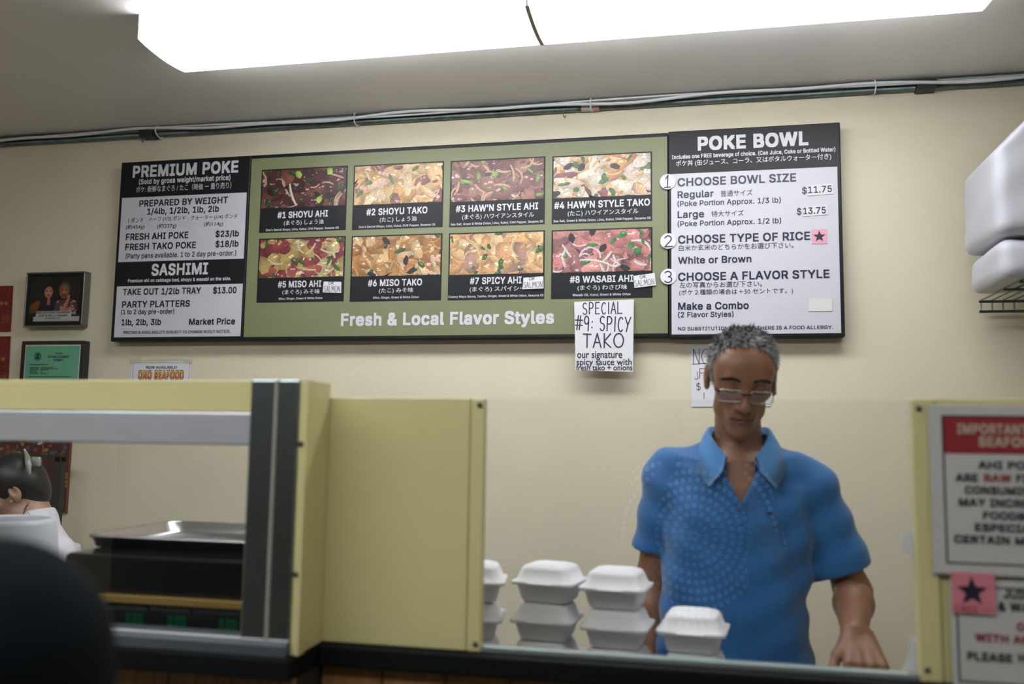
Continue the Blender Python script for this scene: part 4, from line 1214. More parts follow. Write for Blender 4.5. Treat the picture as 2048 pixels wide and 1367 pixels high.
# stainless sheet pan
yN_, yF_ = 1.56, 1.87
zp = float(at(250, 1104, yN_)[2]) ; zp0 = zt_ + .0005
xa_, xb_ = float(at(158, 1104, yN_)[0]), pr_ - .008
cx_, cy_ = (xa_ + xb_) / 2, (yN_ + yF_) / 2; hx, hy = (xb_ - xa_) / 2, (yF_ - yN_) / 2
zr_ = max(zp, zp0 + .022)
rg = [rsq(cx_, cy_, zp0, hx - .012, hy - .012, .03, 6), rsq(cx_, cy_, zr_ - .002, hx - .004, hy - .004, .036, 6), rsq(cx_, cy_, zr_ - .004, hx, hy, .04, 6), rsq(cx_, cy_, zr_ + .001, hx, hy, .04, 6),
      rsq(cx_, cy_, zr_ + .002, hx - .004, hy - .004, .036, 6), rsq(cx_, cy_, zr_, hx - .007, hy - .007, .034, 6), rsq(cx_, cy_, zp0 + .002, hx - .015, hy - .015, .028, 6)]
put(obj('sheet_pan', loft(rg), M_STEEL, smooth=True), None, 'shallow stainless steel pan resting on top of the black scale', 'tray')
# translucent tub
yt = 1.72
c_ = at(15, 1130, yt); ztop = float(at(40, 1036, yt)[2])
hT = ztop - Z_LEDGE
m_tub = mat('frosted_plastic', (.72, .75, .80), .35, alpha=.72)
put(obj('plastic_tub', lathe((c_[0], yt, Z_LEDGE + .0005), [(.108, 0), (.112, .004), (.098, hT * .6), (.092, hT - .012), (.088, hT - .003), (.080, hT), (.079, hT - .004), (.088, hT - .02), (.106, .006)], 40), m_tub, smooth=True), None,
    'upturned frosted plastic tub in front of the woman', 'tub')

# ================================================================== PEOPLE (smooth implicit surfaces turned into one mesh each)
class Field:
    """signed distance samples on a grid; shapes are blended in, then meshed (surface nets)"""
    def __init__(s, lo, hi, h):
        s.h = h; s.lo = np.array(lo, float)
        s.n = np.ceil((np.array(hi, float) - s.lo) / h).astype(int) + 1
        s.D = np.full(s.n, .3, np.float32)
    def region(s, lo, hi):
        a = np.clip(np.floor((np.asarray(lo) - s.lo) / s.h).astype(int), 0, s.n)
        b = np.clip(np.ceil((np.asarray(hi) - s.lo) / s.h).astype(int) + 1, 0, s.n)
        if np.any(b <= a): return None
        ax = [(s.lo[i] + s.h * np.arange(a[i], b[i])) for i in range(3)]
        return (slice(a[0], b[0]), slice(a[1], b[1]), slice(a[2], b[2])), ax
    def mix(s, fn, lo, hi, k=.012, sub=False):
        m = k + 4 * s.h
        rg = s.region(np.asarray(lo) - m, np.asarray(hi) + m)
        if rg is None: return
        sl, ax = rg
        X, Y, Z = np.meshgrid(*ax, indexing='ij')
        d = fn(X, Y, Z); o = s.D[sl]
        if sub:
            d = -d; q = np.maximum(k - np.abs(o - d), 0) / k
            s.D[sl] = np.maximum(o, d) + q * q * k * .25
        else:
            q = np.maximum(k - np.abs(o - d), 0) / k
            s.D[sl] = np.minimum(o, d) - q * q * k * .25
    def cone(s, a, b, ra, rb, k=.012, sub=False):
        a, b = np.asarray(a, float), np.asarray(b, float); ab = b - a; L2 = ab @ ab + 1e-12; r = max(ra, rb)
        def fn(X, Y, Z):
            t = np.clip(((X - a[0]) * ab[0] + (Y - a[1]) * ab[1] + (Z - a[2]) * ab[2]) / L2, 0, 1)
            return np.sqrt((X - a[0] - t * ab[0]) ** 2 + (Y - a[1] - t * ab[1]) ** 2 + (Z - a[2] - t * ab[2]) ** 2) - (ra + (rb - ra) * t)
        s.mix(fn, np.minimum(a, b) - r, np.maximum(a, b) + r, k, sub)
    def chain(s, pts, radii, k=.012):
        for i in range(len(pts) - 1): s.cone(pts[i], pts[i + 1], radii[i], radii[i + 1], k)
    def ell(s, c, r, fr=None, k=.012, sub=False):
        """ellipsoid; fr = (ex, ey, ez) axes"""
        c = np.asarray(c, float); r = np.asarray(r, float)
        ex, ey, ez = fr if fr is not None else np.eye(3)
        def fn(X, Y, Z):
            x, y, z = X - c[0], Y - c[1], Z - c[2]
            u = (x * ex[0] + y * ex[1] + z * ex[2]) / r[0]; v = (x * ey[0] + y * ey[1] + z * ey[2]) / r[1]; w = (x * ez[0] + y * ez[1] + z * ez[2]) / r[2]
            k0 = np.sqrt(u * u + v * v + w * w); k1 = np.sqrt((u / r[0]) ** 2 + (v / r[1]) ** 2 + (w / r[2]) ** 2) + 1e-9
            return k0 * (k0 - 1) / k1
        m = r.max(); s.mix(fn, c - m, c + m, k, sub)
    def trunk(s, rings, k=.03, grow=0.0, fr=None):
        """rings: (z, cx, cy, a, b) stacked ellipses; fr=(ex,ey) horizontal axes"""
        rg = np.array(rings, float); zz = rg[:, 0]
        ex, ey = fr if fr is not None else ((1, 0), (0, 1))
        def fn(X, Y, Z):
            z = Z[0, 0, :]
            cx, cy, a, b = (np.interp(z, zz, rg[:, i])[None, None, :] for i in (1, 2, 3, 4))
            a = a + grow; b = b + grow
            x, y = X - cx, Y - cy
            u = (x * ex[0] + y * ex[1]) / a; v = (x * ey[0] + y * ey[1]) / b
            q = (np.abs(u) ** 2.3 + np.abs(v) ** 2.3) ** (1 / 2.3)
            d = (q - 1) * np.minimum(a, b)
            return np.maximum(d, np.maximum(zz[0] - grow - Z, Z - zz[-1] - grow))
        m = max(rg[:, 3].max(), rg[:, 4].max()) + grow
        s.mix(fn, (rg[:, 1].min() - m, rg[:, 2].min() - m, zz[0]), (rg[:, 1].max() + m, rg[:, 2].max() + m, zz[-1]), k)
    def plane_cut(s, p, n, lo, hi, k=.004):
        """remove the side of the plane that n points to, inside the box"""
        p, n = np.asarray(p, float), np.asarray(n, float); n = n / np.linalg.norm(n)
        rg = s.region(lo, hi)
        if rg is None: return
        sl, ax = rg
        X, Y, Z = np.meshgrid(*ax, indexing='ij')
        d = (X - p[0]) * n[0] + (Y - p[1]) * n[1] + (Z - p[2]) * n[2]
        s.D[sl] = np.maximum(s.D[sl], d)
    def front_y(s, x, z, back=False):
        i, k = int(round((x - s.lo[0]) / s.h)), int(round((z - s.lo[2]) / s.h))
        col = s.D[min(max(i, 0), s.n[0] - 1), :, min(max(k, 0), s.n[2] - 1)]
        j = np.where(col < 0)[0]
        if len(j) == 0: return None
        j = j[-1] if back else j[0]
        if not back and j > 0:
            a, b = col[j - 1], col[j]; f = a / (a - b); return s.lo[1] + s.h * (j - 1 + f)
        return s.lo[1] + s.h * j
    def mesh(s, relax=2):
        D = s.D; ins = D < 0
        c = [ins[i:s.n[0] - 1 + i, j:s.n[1] - 1 + j, k:s.n[2] - 1 + k] for i in (0, 1) for j in (0, 1) for k in (0, 1)]
        allin = c[0].copy(); anyin = c[0].copy()
        for q in c[1:]: allin &= q; anyin |= q
        cells = np.argwhere(anyin & ~allin)
        idx = -np.ones(tuple(s.n - 1), np.int64); idx[tuple(cells.T)] = np.arange(len(cells))
        P = np.zeros((len(cells), 3)); cnt = np.zeros(len(cells))
        cor = [(i, j, k) for i in (0, 1) for j in (0, 1) for k in (0, 1)]
        for A_ in range(8):
            for ax in range(3):
                if cor[A_][ax] == 0:
                    b_ = list(cor[A_]); b_[ax] = 1
                    va = D[tuple((cells + cor[A_]).T)]; vb = D[tuple((cells + b_).T)]
                    m = (va < 0) != (vb < 0)
                    t = np.where(m, va / np.where(m, va - vb, 1), 0)
                    pt = np.array(cor[A_], float)[None, :].repeat(len(cells), 0); pt[:, ax] += t
                    P[m] += pt[m]; cnt[m] += 1
        P = P / cnt[:, None] + cells
        Q = []
        for ax in range(3):
            o1, o2 = [(1, 2), (2, 0), (0, 1)][ax]
            sh = np.array(s.n); sh[ax] -= 1
            sl0 = [slice(None)] * 3; sl1 = [slice(None)] * 3
            sl0[ax] = slice(0, -1); sl1[ax] = slice(1, None)
            a_, b_ = ins[tuple(sl0)], ins[tuple(sl1)]
            e = np.argwhere(a_ != b_)
            ok = (e[:, o1] > 0) & (e[:, o2] > 0) & (e[:, o1] < s.n[o1] - 1) & (e[:, o2] < s.n[o2] - 1)
            e = e[ok]; flip = a_[tuple(e.T)]
            d1 = np.zeros(3, int); d1[o1] = 1; d2 = np.zeros(3, int); d2[o2] = 1
            q = np.stack([idx[tuple((e - d1 - d2).T)], idx[tuple((e - d2).T)], idx[tuple(e.T)], idx[tuple((e - d1).T)]], 1)
            q[~flip] = q[~flip][:, ::-1]
            Q.append(q)
        Q = np.concatenate(Q)
        for _ in range(relax):      # gentle smoothing
            acc = np.zeros_like(P); n = np.zeros(len(P))
            for i, j in ((0, 1), (1, 2), (2, 3), (3, 0)):
                np.add.at(acc, Q[:, i], P[Q[:, j]]); np.add.at(n, Q[:, i], 1)
                np.add.at(acc, Q[:, j], P[Q[:, i]]); np.add.at(n, Q[:, j], 1)
            P = P * .5 + .5 * acc / np.maximum(n, 1)[:, None]
        return s.lo + P * s.h, Q.tolist()

def head_frame(yaw, pitch, roll, fwd0=(0, -1, 0)):
    """axes of a head that looks along fwd0 turned by yaw (to +x), bent down by pitch, tilted by roll"""
    a = math.atan2(fwd0[1], fwd0[0]) + yaw
    f = np.array([math.cos(a) * math.cos(pitch), math.sin(a) * math.cos(pitch), -math.sin(pitch)])
    up = np.array([math.cos(a) * math.sin(pitch), math.sin(a) * math.sin(pitch), math.cos(pitch)])
    ex = np.cross(up, f) if fwd0[1] < 0 else np.cross(f, up)
    ex = -ex if fwd0[1] < 0 and ex[0] < 0 else ex
    ex2 = ex * math.cos(roll) - up * math.sin(roll); up2 = ex * math.sin(roll) + up * math.cos(roll)
    return np.array([ex2, f, up2])

def add_head(S, c, fr, sc=1.0, ears=True, detail=True):
    g = lambda x, y, z: np.asarray(c) + sc * (fr[0] * x + fr[1] * y + fr[2] * z)
    e = lambda p, r, k=.02, sub=False: S.ell(g(*p), np.array(r) * sc, fr, k * sc, sub)
    q = lambda a, b, ra, rb, k=.012, sub=False: S.cone(g(*a), g(*b), ra * sc, rb * sc, k * sc, sub)
    e((0, -.012, .028), (.071, .092, .076), .02)
    e((0, .026, -.026), (.055, .062, .078), .03)
    e((0, .050, .030), (.060, .042, .050), .03)
    q((-.030, .026, -.072), (0, .066, -.102), .026, .021, .025); q((.030, .026, -.072), (0, .066, -.102), .026, .021, .025)
    e((0, .078, -.106), (.020, .015, .014), .012)
    for s_ in (-1, 1):
        e((s_ * .042, .058, -.018), (.018, .018, .014), .016)
    q((-.034, .080, .021), (.034, .080, .021), .0115, .0115, .012)
    for s_ in (-1, 1):
        e((s_ * .031, .098, .000), (.018, .015, .0125), .008, True)
        e((s_ * .031, .078, .001), (.0145, .012, .0125), .005)
    q((0, .088, .014), (0, .110, -.034), .0085, .0110, .010)
    e((0, .110, -.037), (.0125, .0130, .0105), .007)
    for s_ in (-1, 1): e((s_ * .0140, .098, -.040), (.0080, .009, .0080), .005)
    e((0, .078, -.066), (.030, .020, .022), .02)
    q((-.021, .088, -.0655), (.021, .088, -.0655), .0045, .0045, .006); q((0, .0945, -.0640), (0, .0945, -.0642), .004, .004, .01)
    q((-.017, .088, -.0755), (.017, .088, -.0755), .0055, .0055, .007)
    if detail: q((-.024, .0955, -.0705), (.024, .0955, -.0705), .0022, .0022, .003, True)
    if ears:
        for s_ in (-1, 1):
            e((s_ * .0750, -.008, -.004), (.0085, .019, .031), .006)
            e((s_ * .0825, -.005, .002), (.0075, .010, .017), .003, True)
            e((s_ * .0735, -.001, -.030), (.006, .009, .010), .006)
    return g

def add_hand(S, wrist, fwd, up, side, curl=(20, 30, 25), sc=1.0, spread=6):
    """hand: fwd = along palm, up = back of the hand, side = towards the thumb"""
    f, u, s_ = [np.asarray(v, float) / np.linalg.norm(v) for v in (fwd, up, side)]
    w = np.asarray(wrist, float)
    P = lambda a, b, c_: w + sc * (f * a + s_ * b + u * c_)
    for b0, b1 in ((-.026, -.032), (-.009, -.011), (.009, .011), (.024, .030)):
        S.cone(P(.0, b0 * .7, 0), P(.080, b1, 0), .014 * sc, .0115 * sc, .010)
    tips = []
    for b, L, r in ((-.033, .058, .0075), (-.011, .072, .0085), (.011, .078, .0088), (.031, .070, .0085)):
        a = 0; p = P(.080, b, 0); d = f.copy(); sp = math.radians(spread * b / .03)
        d = d * math.cos(sp) + s_ * math.sin(sp)
        uu = u.copy()
        for cu, ll, r0, r1 in zip(curl, (.45, .30, .25), (1.15, 1.0, .92), (1.0, .92, .8)):
            c_, s2 = math.cos(R(cu)), math.sin(R(cu))
            d, uu = d * c_ - uu * s2, uu * c_ + d * s2
            q = p + d * L * ll * sc
            S.cone(p, q, r * r0 * sc, r * r1 * sc, .004); p = q
        tips.append(p)
    p0, p1, p2, p3 = P(.018, .022, -.004), P(.050, .046, -.012), P(.074, .056, -.018), P(.092, .056, -.022)
    S.cone(p0, p1, .015 * sc, .0115 * sc, .012); S.cone(p1, p2, .0105 * sc, .0095 * sc, .004); S.cone(p2, p3, .0095 * sc, .0075 * sc, .004)
    return tips

def skin_mat(name, c):
    return mat(name, c, .45, noise=.08, nscale=35, bump=.05, bscale=600, sss=.12)

def legs(root, hipL, hipR, kneeL, kneeR, ankL, ankR, m, mshoe, toe, h=.012):
    pts = np.array([hipL, hipR, kneeL, kneeR, ankL, ankR])
    S = Field(pts.min(0) - .2, pts.max(0) + .2, h)
    for a, b, c_ in ((hipL, kneeL, ankL), (hipR, kneeR, ankR)):
        S.cone(a, b, .095, .068, .03); S.cone(b, c_, .068, .052, .03)
    S.cone(hipL, hipR, .11, .11, .04)
    obj('trousers', S.mesh(1), m, root, True)
    for a in (ankL, ankR):
        a = np.array(a); t_ = np.asarray(toe, float)
        S = Field(a - .28, a + .28, .01)
        p0 = np.array([a[0], a[1], .048]) - t_ * .05; p1 = np.array([a[0], a[1], .036]) + t_ * .15
        S.cone(p0, p1, .044, .034, .02); S.cone(np.array([a[0], a[1], .08]), p0, .045, .04, .02)
        S.plane_cut((0, 0, .001), (0, 0, -1), a - .28, a + .28)
        obj('shoe', S.mesh(1), mshoe, root, True)

M_TROUSER = mat('dark_trousers', (.02, .022, .028), .8)
M_SHOE = mat('black_shoe', (.012, .012, .012), .5)

# ------------------------------------------------------------------ the man in the blue polo shirt
YM = 2.10
P_ = lambda px, py, Y=YM: at(px, py, Y)
hc = P_(1482, 751, 2.06)
HF = head_frame(R(4), R(24), R(4.0))
HS = .985
neck0 = P_(1478, 905, 2.12)
shL, shR = P_(1336, 948, 2.12), P_(1630, 968, 2.11)
elL, elR = P_(1304, 1160, 2.15), P_(1706, 1182, 2.13)
wrL, wrR = P_(1300, 1316, 2.09), P_(1709, 1264, 1.92)
man = thing('person', 'man in bright blue polo shirt and glasses looking down behind the glass', 'person', (neck0[0], YM, 0))
cxm = float(P_(1469, 1150)[0])
rings = [(.70, cxm, 2.12, .172, .125), (.80, cxm, 2.12, .178, .128), (.90, cxm - .002, 2.12, .176, .124), (1.04, cxm, 2.11, .158, .114), (1.18, cxm, 2.11, .160, .112), (1.27, cxm, 2.11, .166, .110), (1.34, cxm + .002, 2.115, .158, .100), (1.395, cxm, 2.12, .115, .080)]
body = Field((cxm - .33, 1.72, .74), (cxm + .40, 2.30, 1.74), .0034)
body.trunk([(z, cx, cy, a - .012, b - .012) for z, cx, cy, a, b in rings if z > .85], .03)
body.cone(neck0 - np.array([0, 0, .03]), shL, .050, .034, .04); body.cone(neck0 - np.array([0, 0, .03]), shR - np.array([.008, 0, .004]), .050, .032, .04)
hg = add_head(body, hc, HF, HS)
body.cone(hg(0, -.044, -.050), neck0 + np.array([0, .016, -.02]), .049, .056, .016)
body.chain([shL, elL], [.038, .037], .02); body.chain([shR - np.array([.008, 0, .004]), elR], [.037, .038], .02)
mL, mR = elL * .68 + wrL * .32, elR * .68 + wrR * .32
body.chain([elL, mL, wrL], [.036, .036, .024], .02); body.chain([elR, mR, wrR], [.037, .039, .0255], .02)
fw = np.array([.04, -.62, -.78])
kn = wrR
add_hand(body, wrR + np.array([.004, -.008, -.002]), (.04, -.83, -.55), (.0, -.55, .83), (-1, 0, .05), curl=(40, 12, 6), sc=1.0, spread=9)
add_hand(body, wrL, (.05, -.3, -.95), (-1, 0, 0), (0, -1, .3), curl=(18, 20, 15))
M_SKIN = skin_mat('tan_skin', (.26, .122, .066))
obj('body', body.mesh(1), M_SKIN, man, True)
def face_pt(x, z, off=0.0):
    """point on the face surface at head coordinates (x, z)"""
    for y in np.arange(.135, .03, -.0006):
        w_ = (hg(x, y, z) - body.lo) / body.h; i = np.floor(w_).astype(int); f = w_ - i; v = 0.0
        for a in (0, 1):
            for b in (0, 1):
                for c in (0, 1):
                    v += body.D[i[0] + a, i[1] + b, i[2] + c] * (f[0] if a else 1 - f[0]) * (f[1] if b else 1 - f[1]) * (f[2] if c else 1 - f[2])
        if v < 0: return hg(x, y + off, z)
    return hg(x, .09, z)
# shirt
sh = Field((cxm - .33, 1.90, .66), (cxm + .40, 2.34, 1.50), .0042)
sh.trunk(rings, .03, .004)
nb = neck0 - np.array([0, -.002, .012])
sh.cone(nb, shL, .058, .050, .05); sh.cone(nb, shR - np.array([.006, 0, 0]), .058, .048, .05)
hemL = shL + (elL - shL) * .70; hemR = shR + (elR - shR) * .80
axL = (elL - shL) / np.linalg.norm(elL - shL); axR = (elR - shR) / np.linalg.norm(elR - shR)
sl = Field(sh.lo, sh.lo + (sh.n - 1) * sh.h, sh.h)
sl.cone(shL, hemL + axL * .08, .054, .058, .02); sl.cone(shR - np.array([.006, 0, 0]), hemR + axR * .08, .050, .068, .02)
sl.plane_cut(hemL, axL, hemL - .16, hemL + .16); sl.plane_cut(hemR, axR, hemR - .16, hemR + .16)
sl.cone(hemL - axL * .02, hemL + axL * .05, .043, .045, .004, True); sl.cone(hemR - axR * .02, hemR + axR * .05, .046, .052, .004, True)
k_ = .022; q_ = np.maximum(k_ - np.abs(sh.D - sl.D), 0) / k_
sh.D = np.minimum(sh.D, sl.D) - q_ * q_ * k_ * .25
del sl
# folds in the cloth
gx = [sh.lo[i] + sh.h * np.arange(sh.n[i]) for i in range(3)]
Xg, Zg = gx[0][:, None, None], gx[2][None, None, :]; Yg = gx[1][None, :, None]
rx_ = Xg - cxm
fold = .0060 * np.sin(55 * rx_ + 18 * (Zg - 1.1) * np.sign(rx_)) * np.exp(-((np.abs(rx_) - .13) / .05) ** 2) * np.clip((1.36 - Zg) / .1, 0, 1)
fold = fold + .0045 * np.sin(38 * rx_ - 24 * Zg + 8 * Yg) * np.clip((1.05 - Zg) / .15, 0, 1) + .0026 * np.sin(70 * (Zg - .6 * np.abs(rx_)) + 2 * rx_)
sh.D = (sh.D + fold.astype(np.float32)).astype(np.float32)
# neck opening and V
zV = float(P_(1478, 1003)[2]); xV = float(P_(1479, 990)[0])
sh.cone(neck0 + np.array([0, 0, -.02]), neck0 + np.array([0, -.01, .1]), .056, .066, .006, True)
def vcut(X, Y, Z):
    t_ = (Z - zV) / .105
    return np.maximum(np.abs(X - xV) - np.maximum(t_, 0) * .052, np.maximum(zV - Z, Y - (neck0[1] - .015)))
sh.mix(vcut, (xV - .08, 1.92, zV), (xV + .08, neck0[1], 1.5), .004, True)
M_POLO = mat('blue_polo_fabric', (.015, .130, .365), .75, noise=.06, nscale=60, bump=.35, bscale=900, sheen=.3)
shirt = obj('polo_shirt', sh.mesh(1), M_POLO, man, True)
# collar: folded band, open at the front
def collar():
    n = 56; rows = []
    for i in range(n):
        t_ = i / (n - 1) * 2 - 1; a = t_ * 2.72; s_ = abs(t_)
        fr_ = max(0, (s_ - .45) / .55)
        dx, dy = math.sin(a), math.cos(a)                # a=0 back of the neck
        open_ = fr_ ** 1.6
        zb_ = neck0[2] + .040 - .066 * open_
        rb_ = .060 + .010 * open_
        cx_, cy_ = neck0[0] + .000, neck0[1] - .006 - .020 * open_
        base = np.array([cx_ + dx * rb_, cy_ + dy * rb_, zb_ - .02])
        top = np.array([cx_ + dx * (rb_ + .004), cy_ + dy * (rb_ + .004), zb_ + .020])
        fold_ = np.array([cx_ + dx * (rb_ + .011), cy_ + dy * (rb_ + .011), zb_ + .018])
        ext = .046 + .016 * fr_ ** 1.2
        ro = rb_ + .030 + .014 * fr_
        mid = np.array([cx_ + dx * (rb_ + .020 + .006 * fr_), cy_ + dy * (rb_ + .020 + .004 * fr_), zb_ + .018 - ext * .5])
        out = np.array([cx_ + dx * ro + np.sign(t_) * .022 * fr_ ** 2, cy_ + dy * (ro - .004) - .012 * fr_, zb_ + .018 - ext])
        out2 = out + np.array([dx * .003, dy * .003, -.001]); mid2 = mid + np.array([dx * .0035, dy * .0035, .0])
        rows.append([base, top, fold_, mid2, out2, out, mid - np.array([dx * .001, dy * .001, 0]), np.array([cx_ + dx * (rb_ + .006), cy_ + dy * (rb_ + .006), zb_ + .008])])
    V = np.array(rows).reshape(-1, 3); m = 8; Fc = []
    for i in range(n - 1):
        for k in range(m):
            k2 = (k + 1) % m
            Fc.append([i * m + k, i * m + k2, (i + 1) * m + k2, (i + 1) * m + k])
    Fc.append(list(range(m))); Fc.append(list(range((n - 1) * m, n * m))[::-1])
    return V, Fc
obj('collar', collar(), mat('blue_rib_knit', (.04, .20, .47), .75, bump=.3, bscale=700, sheen=.3), shirt, True)
def on_shirt(px, py, off=.0015):
    p = P_(px, py); y = None
    for _ in range(3):
        y = sh.front_y(p[0], p[2])
        if y is None: return p
        p = at(px, py, y)
    p[1] -= off
    return p
pk = [on_shirt(1478 + k * .6, 1004 + k * 9, .001) for k in range(8)]
strip = []
for p in pk:
    strip += [p + (-.013, .004, 0), p + (-.013, -.0015, 0), p + (.013, -.0015, 0), p + (.013, .004, 0)]
Fc = []
for i in range(len(pk) - 1):
    for k in range(4): Fc.append([i * 4 + k, i * 4 + (k + 1) % 4, (i + 1) * 4 + (k + 1) % 4, (i + 1) * 4 + k])
Fc += [[0, 1, 2, 3], [28, 29, 30, 31][::-1]]
obj('placket', (np.array(strip), Fc), M_POLO, shirt)
for py in (1018, 1046):
    b_ = on_shirt(1481, py, .003)
    obj('button', lathe((b_[0], b_[1], b_[2]), [(.005, 0), (.005, .0015), (.003, .002)], 14, axis='y'), mat('blue_button', (.03, .12, .32), .3), shirt)
lg = [on_shirt(*q, .0025) for q in ((1531, 1026), (1540, 1024), (1548, 1027), (1555, 1035), (1547, 1030), (1539, 1028))]
obj('chest_logo', (np.array(lg), [[0, 1, 2, 3, 4, 5]]), mat('navy_thread', (.004, .012, .05), .7), shirt)
# hair
rng = np.random.default_rng(5)
def hair_ok(x, y, z):
    yf = .026 + np.clip(z, 0, .085) / .085 * .022 - .10 * np.maximum(np.abs(np.abs(x) - .035) * -1 + .02, 0) * (z > .05)
    zm = np.where(y > -.012, np.where(np.abs(x) > .055, -.018, .0), -.058)
    return (y < yf) & (z > zm)
def cranium(u, off=0.0):
    return np.array([0, -.012, .028]) + u * (np.array([.071, .092, .076]) + off)
ex, ey, ez = HF
W3 = lambda p: hc + HS * (np.outer(p[:, 0], ex) + np.outer(p[:, 1], ey) + np.outer(p[:, 2], ez))
th, ph_ = np.meshgrid(np.linspace(0.02, 2.2, 46), np.linspace(0, 2 * math.pi, 90, endpoint=False), indexing='ij')
u = np.stack([np.sin(th) * np.cos(ph_), np.sin(th) * np.sin(ph_), np.cos(th)], -1).reshape(-1, 3)
cp_ = cranium(u, .0045 + .002 * np.sin(u[:, :1] * 40) * np.sin(u[:, 1:2] * 37))
ok = hair_ok(cp_[:, 0], cp_[:, 1], cp_[:, 2])
n1, n2 = th.shape; Fc = []
for i in range(n1 - 1):
    for j in range(n2):
        q = [i * n2 + j, i * n2 + (j + 1) % n2, (i + 1) * n2 + (j + 1) % n2, (i + 1) * n2 + j]
        if ok[q].all(): Fc.append(q)
hair = obj('hair', (W3(cp_), Fc), mat('grey_scalp_hair', (.10, .10, .10), .6, noise=.5, nscale=90), man, True)
u = rng.normal(size=(16000, 3)); u /= np.linalg.norm(u, axis=1)[:, None]
rt = cranium(u, .002); ok = hair_ok(rt[:, 0], rt[:, 1], rt[:, 2]) & (rng.random(len(u)) < .97); u, rt = u[ok], rt[ok]
top = np.clip((rt[:, 2] - .02) / .07, 0, 1)[:, None]
comb = np.array([.45, .55, -.05]) * top + np.array([0, -.35, -.75]) * (1 - top)
comb = comb + u * (.22 * top + .16) + rng.normal(size=u.shape) * .22
comb[:, 0] += .35 * top[:, 0] * np.sign(rt[:, 0]) * .5
comb /= np.linalg.norm(comb, axis=1)[:, None]
Ls = (.012 + .010 * top[:, 0]) * rng.uniform(.6, 1.25, len(u))
p1 = rt + comb * (Ls * .5)[:, None]; p2 = p1 + (comb + np.array([0, .1, -.35]) * (1 - .3 * top)) * (Ls * .5)[:, None]
sd = np.cross(comb, u + 1e-3); sd /= np.linalg.norm(sd, axis=1)[:, None] + 1e-9
w = .0011
V = np.stack([rt - sd * w, rt + sd * w, p1 + sd * w * .9, p1 - sd * w * .9, p2], 1)
N_ = len(u); V = W3(V.reshape(-1, 3)); b_ = np.arange(N_) * 5
Fc = np.concatenate([np.stack([b_, b_ + 1, b_ + 2, b_ + 3], 1)]).tolist() + np.stack([b_ + 3, b_ + 2, b_ + 4], 1).tolist()
side_grey = np.where(top[:, 0] < .35, 1.25, .85)
base_c = rng.choice([.03, .10, .20, .34, .46], N_, p=[.16, .22, .26, .22, .14]) * side_grey
cc = np.repeat(np.stack([base_c, base_c * 1.0, base_c * 1.0], 1), 5, 0)
o = obj('hair_strands', (V, Fc), attr_mat('grey_hair', .5), hair, colors=cc); o['kind'] = 'stuff'
# eyebrows
for s_ in (-1, 1):
    V = []
    n = 230
    for _ in range(n):
        t_ = rng.random(); x = s_ * (.013 + .038 * t_); z = .0200 + .0075 * math.sin(t_ * 2.8) - .005 * t_ + rng.normal() * .0013
        a = face_pt(x, z, .0004); d_ = HF[0] * s_ * .8 + HF[1] * .25 + HF[2] * (.5 - .6 * t_) + rng.normal(size=3) * .2
        V += [a - HF[2] * .0008, a + HF[2] * .0008, a + d_ * .0065]
    b_ = np.arange(n) * 3
    o = obj('eyebrow', (np.array(V), np.stack([b_, b_ + 1, b_ + 2], 1).tolist()), mat('brow_hair', (.04, .032, .028), .7), man); o['kind'] = 'stuff'
    pts = [face_pt(s_ * (.017 + .028 * q), -.0065 - .0035 * math.sin(q * 3.14), .0004) for q in np.linspace(0, 1, 11)]
    obj('eyelashes', tube(pts, .0017, 6), mat('brow_hair', (.04, .032, .028), .7), man, True)
m_lip = mat('lip_skin', (.20, .075, .055), .45)
for z, w_, r_ in ((-.0655, .020, .0032), (-.0755, .017, .0038)):
    pts = [face_pt(q * w_, z + (.0015 * math.cos(q * 6) if z > -.07 else .002 * q * q), -.0012) for q in np.linspace(-1, 1, 13)]
    obj('lip', tube(pts, r_ * np.sqrt(np.clip(1.05 - np.linspace(-1, 1, 13) ** 2, .05, 1)), 8), m_lip, man, True)
pts = [face_pt(q * .025, -.0705 - .0015 * (1 - q * q) + .001 * abs(q), .0006) for q in np.linspace(-1, 1, 13)]
obj('mouth_line', tube(pts, .0012, 6), mat('mouth_dark', (.03, .012, .01), .6), man, True)
for s_ in (-1, 1):
    c_ = face_pt(s_ * .0075, -.0445, .0002)
    S = [c_ + HF[0] * s_ * .0035 * math.cos(a) + HF[2] * .0018 * math.sin(a) for a in np.linspace(0, 6.283, 10, endpoint=False)]
    obj('nostril', prism(np.array(S), HF[1] * -.001), mat('mouth_dark', (.03, .012, .01), .6), man)
# glasses
gs = obj('glasses', cat(tube([hg(-.010, .112, -.004), hg(0, .1145, -.002), hg(.010, .112, -.004)], .0017, 8)), mat('dark_bridge', (.02, .02, .025), .3, .8), man, True)
m_rim = mat('silver_rim', (.55, .55, .50), .2, 1.0)
for s_ in (-1, 1):
    loop = []
    for x, z in [(p[0], p[1]) for p in rsq(0, 0, 0, .0255, .0135, .008, 5)]:
        loop.append(hg(s_ * .0345 + x, .110 - abs(s_ * .0345 + x) ** 2 * 4.2, -.011 + z - (.002 * s_ * x / .02)))
    lp = np.array(loop)
    obj('rim', tube(lp, .0011, 6, closed=True), m_rim, gs, True)
    obj('lens', prism(lp, HF[1] * -.0015), mat('lens_glass', (.6, .58, .58), .05, alpha=.07), gs)
    tp = [hg(s_ * .0600, .095, -.004), hg(s_ * .0680, .075, -.002), hg(s_ * .0740, .0, .008), hg(s_ * .076, -.02, .0)]
    obj('temple', tube(tp, .0015, 6), m_rim, gs, True)
    obj('end_piece', tube([hg(s_ * .0585, .0975, -.004), hg(s_ * .0650, .086, -.004)], .0030, 8), mat('dark_bridge', (.02, .02, .025), .3, .8), gs, True)
hipL, hipR = (cxm - .09, 2.13, .82), (cxm + .09, 2.13, .82)
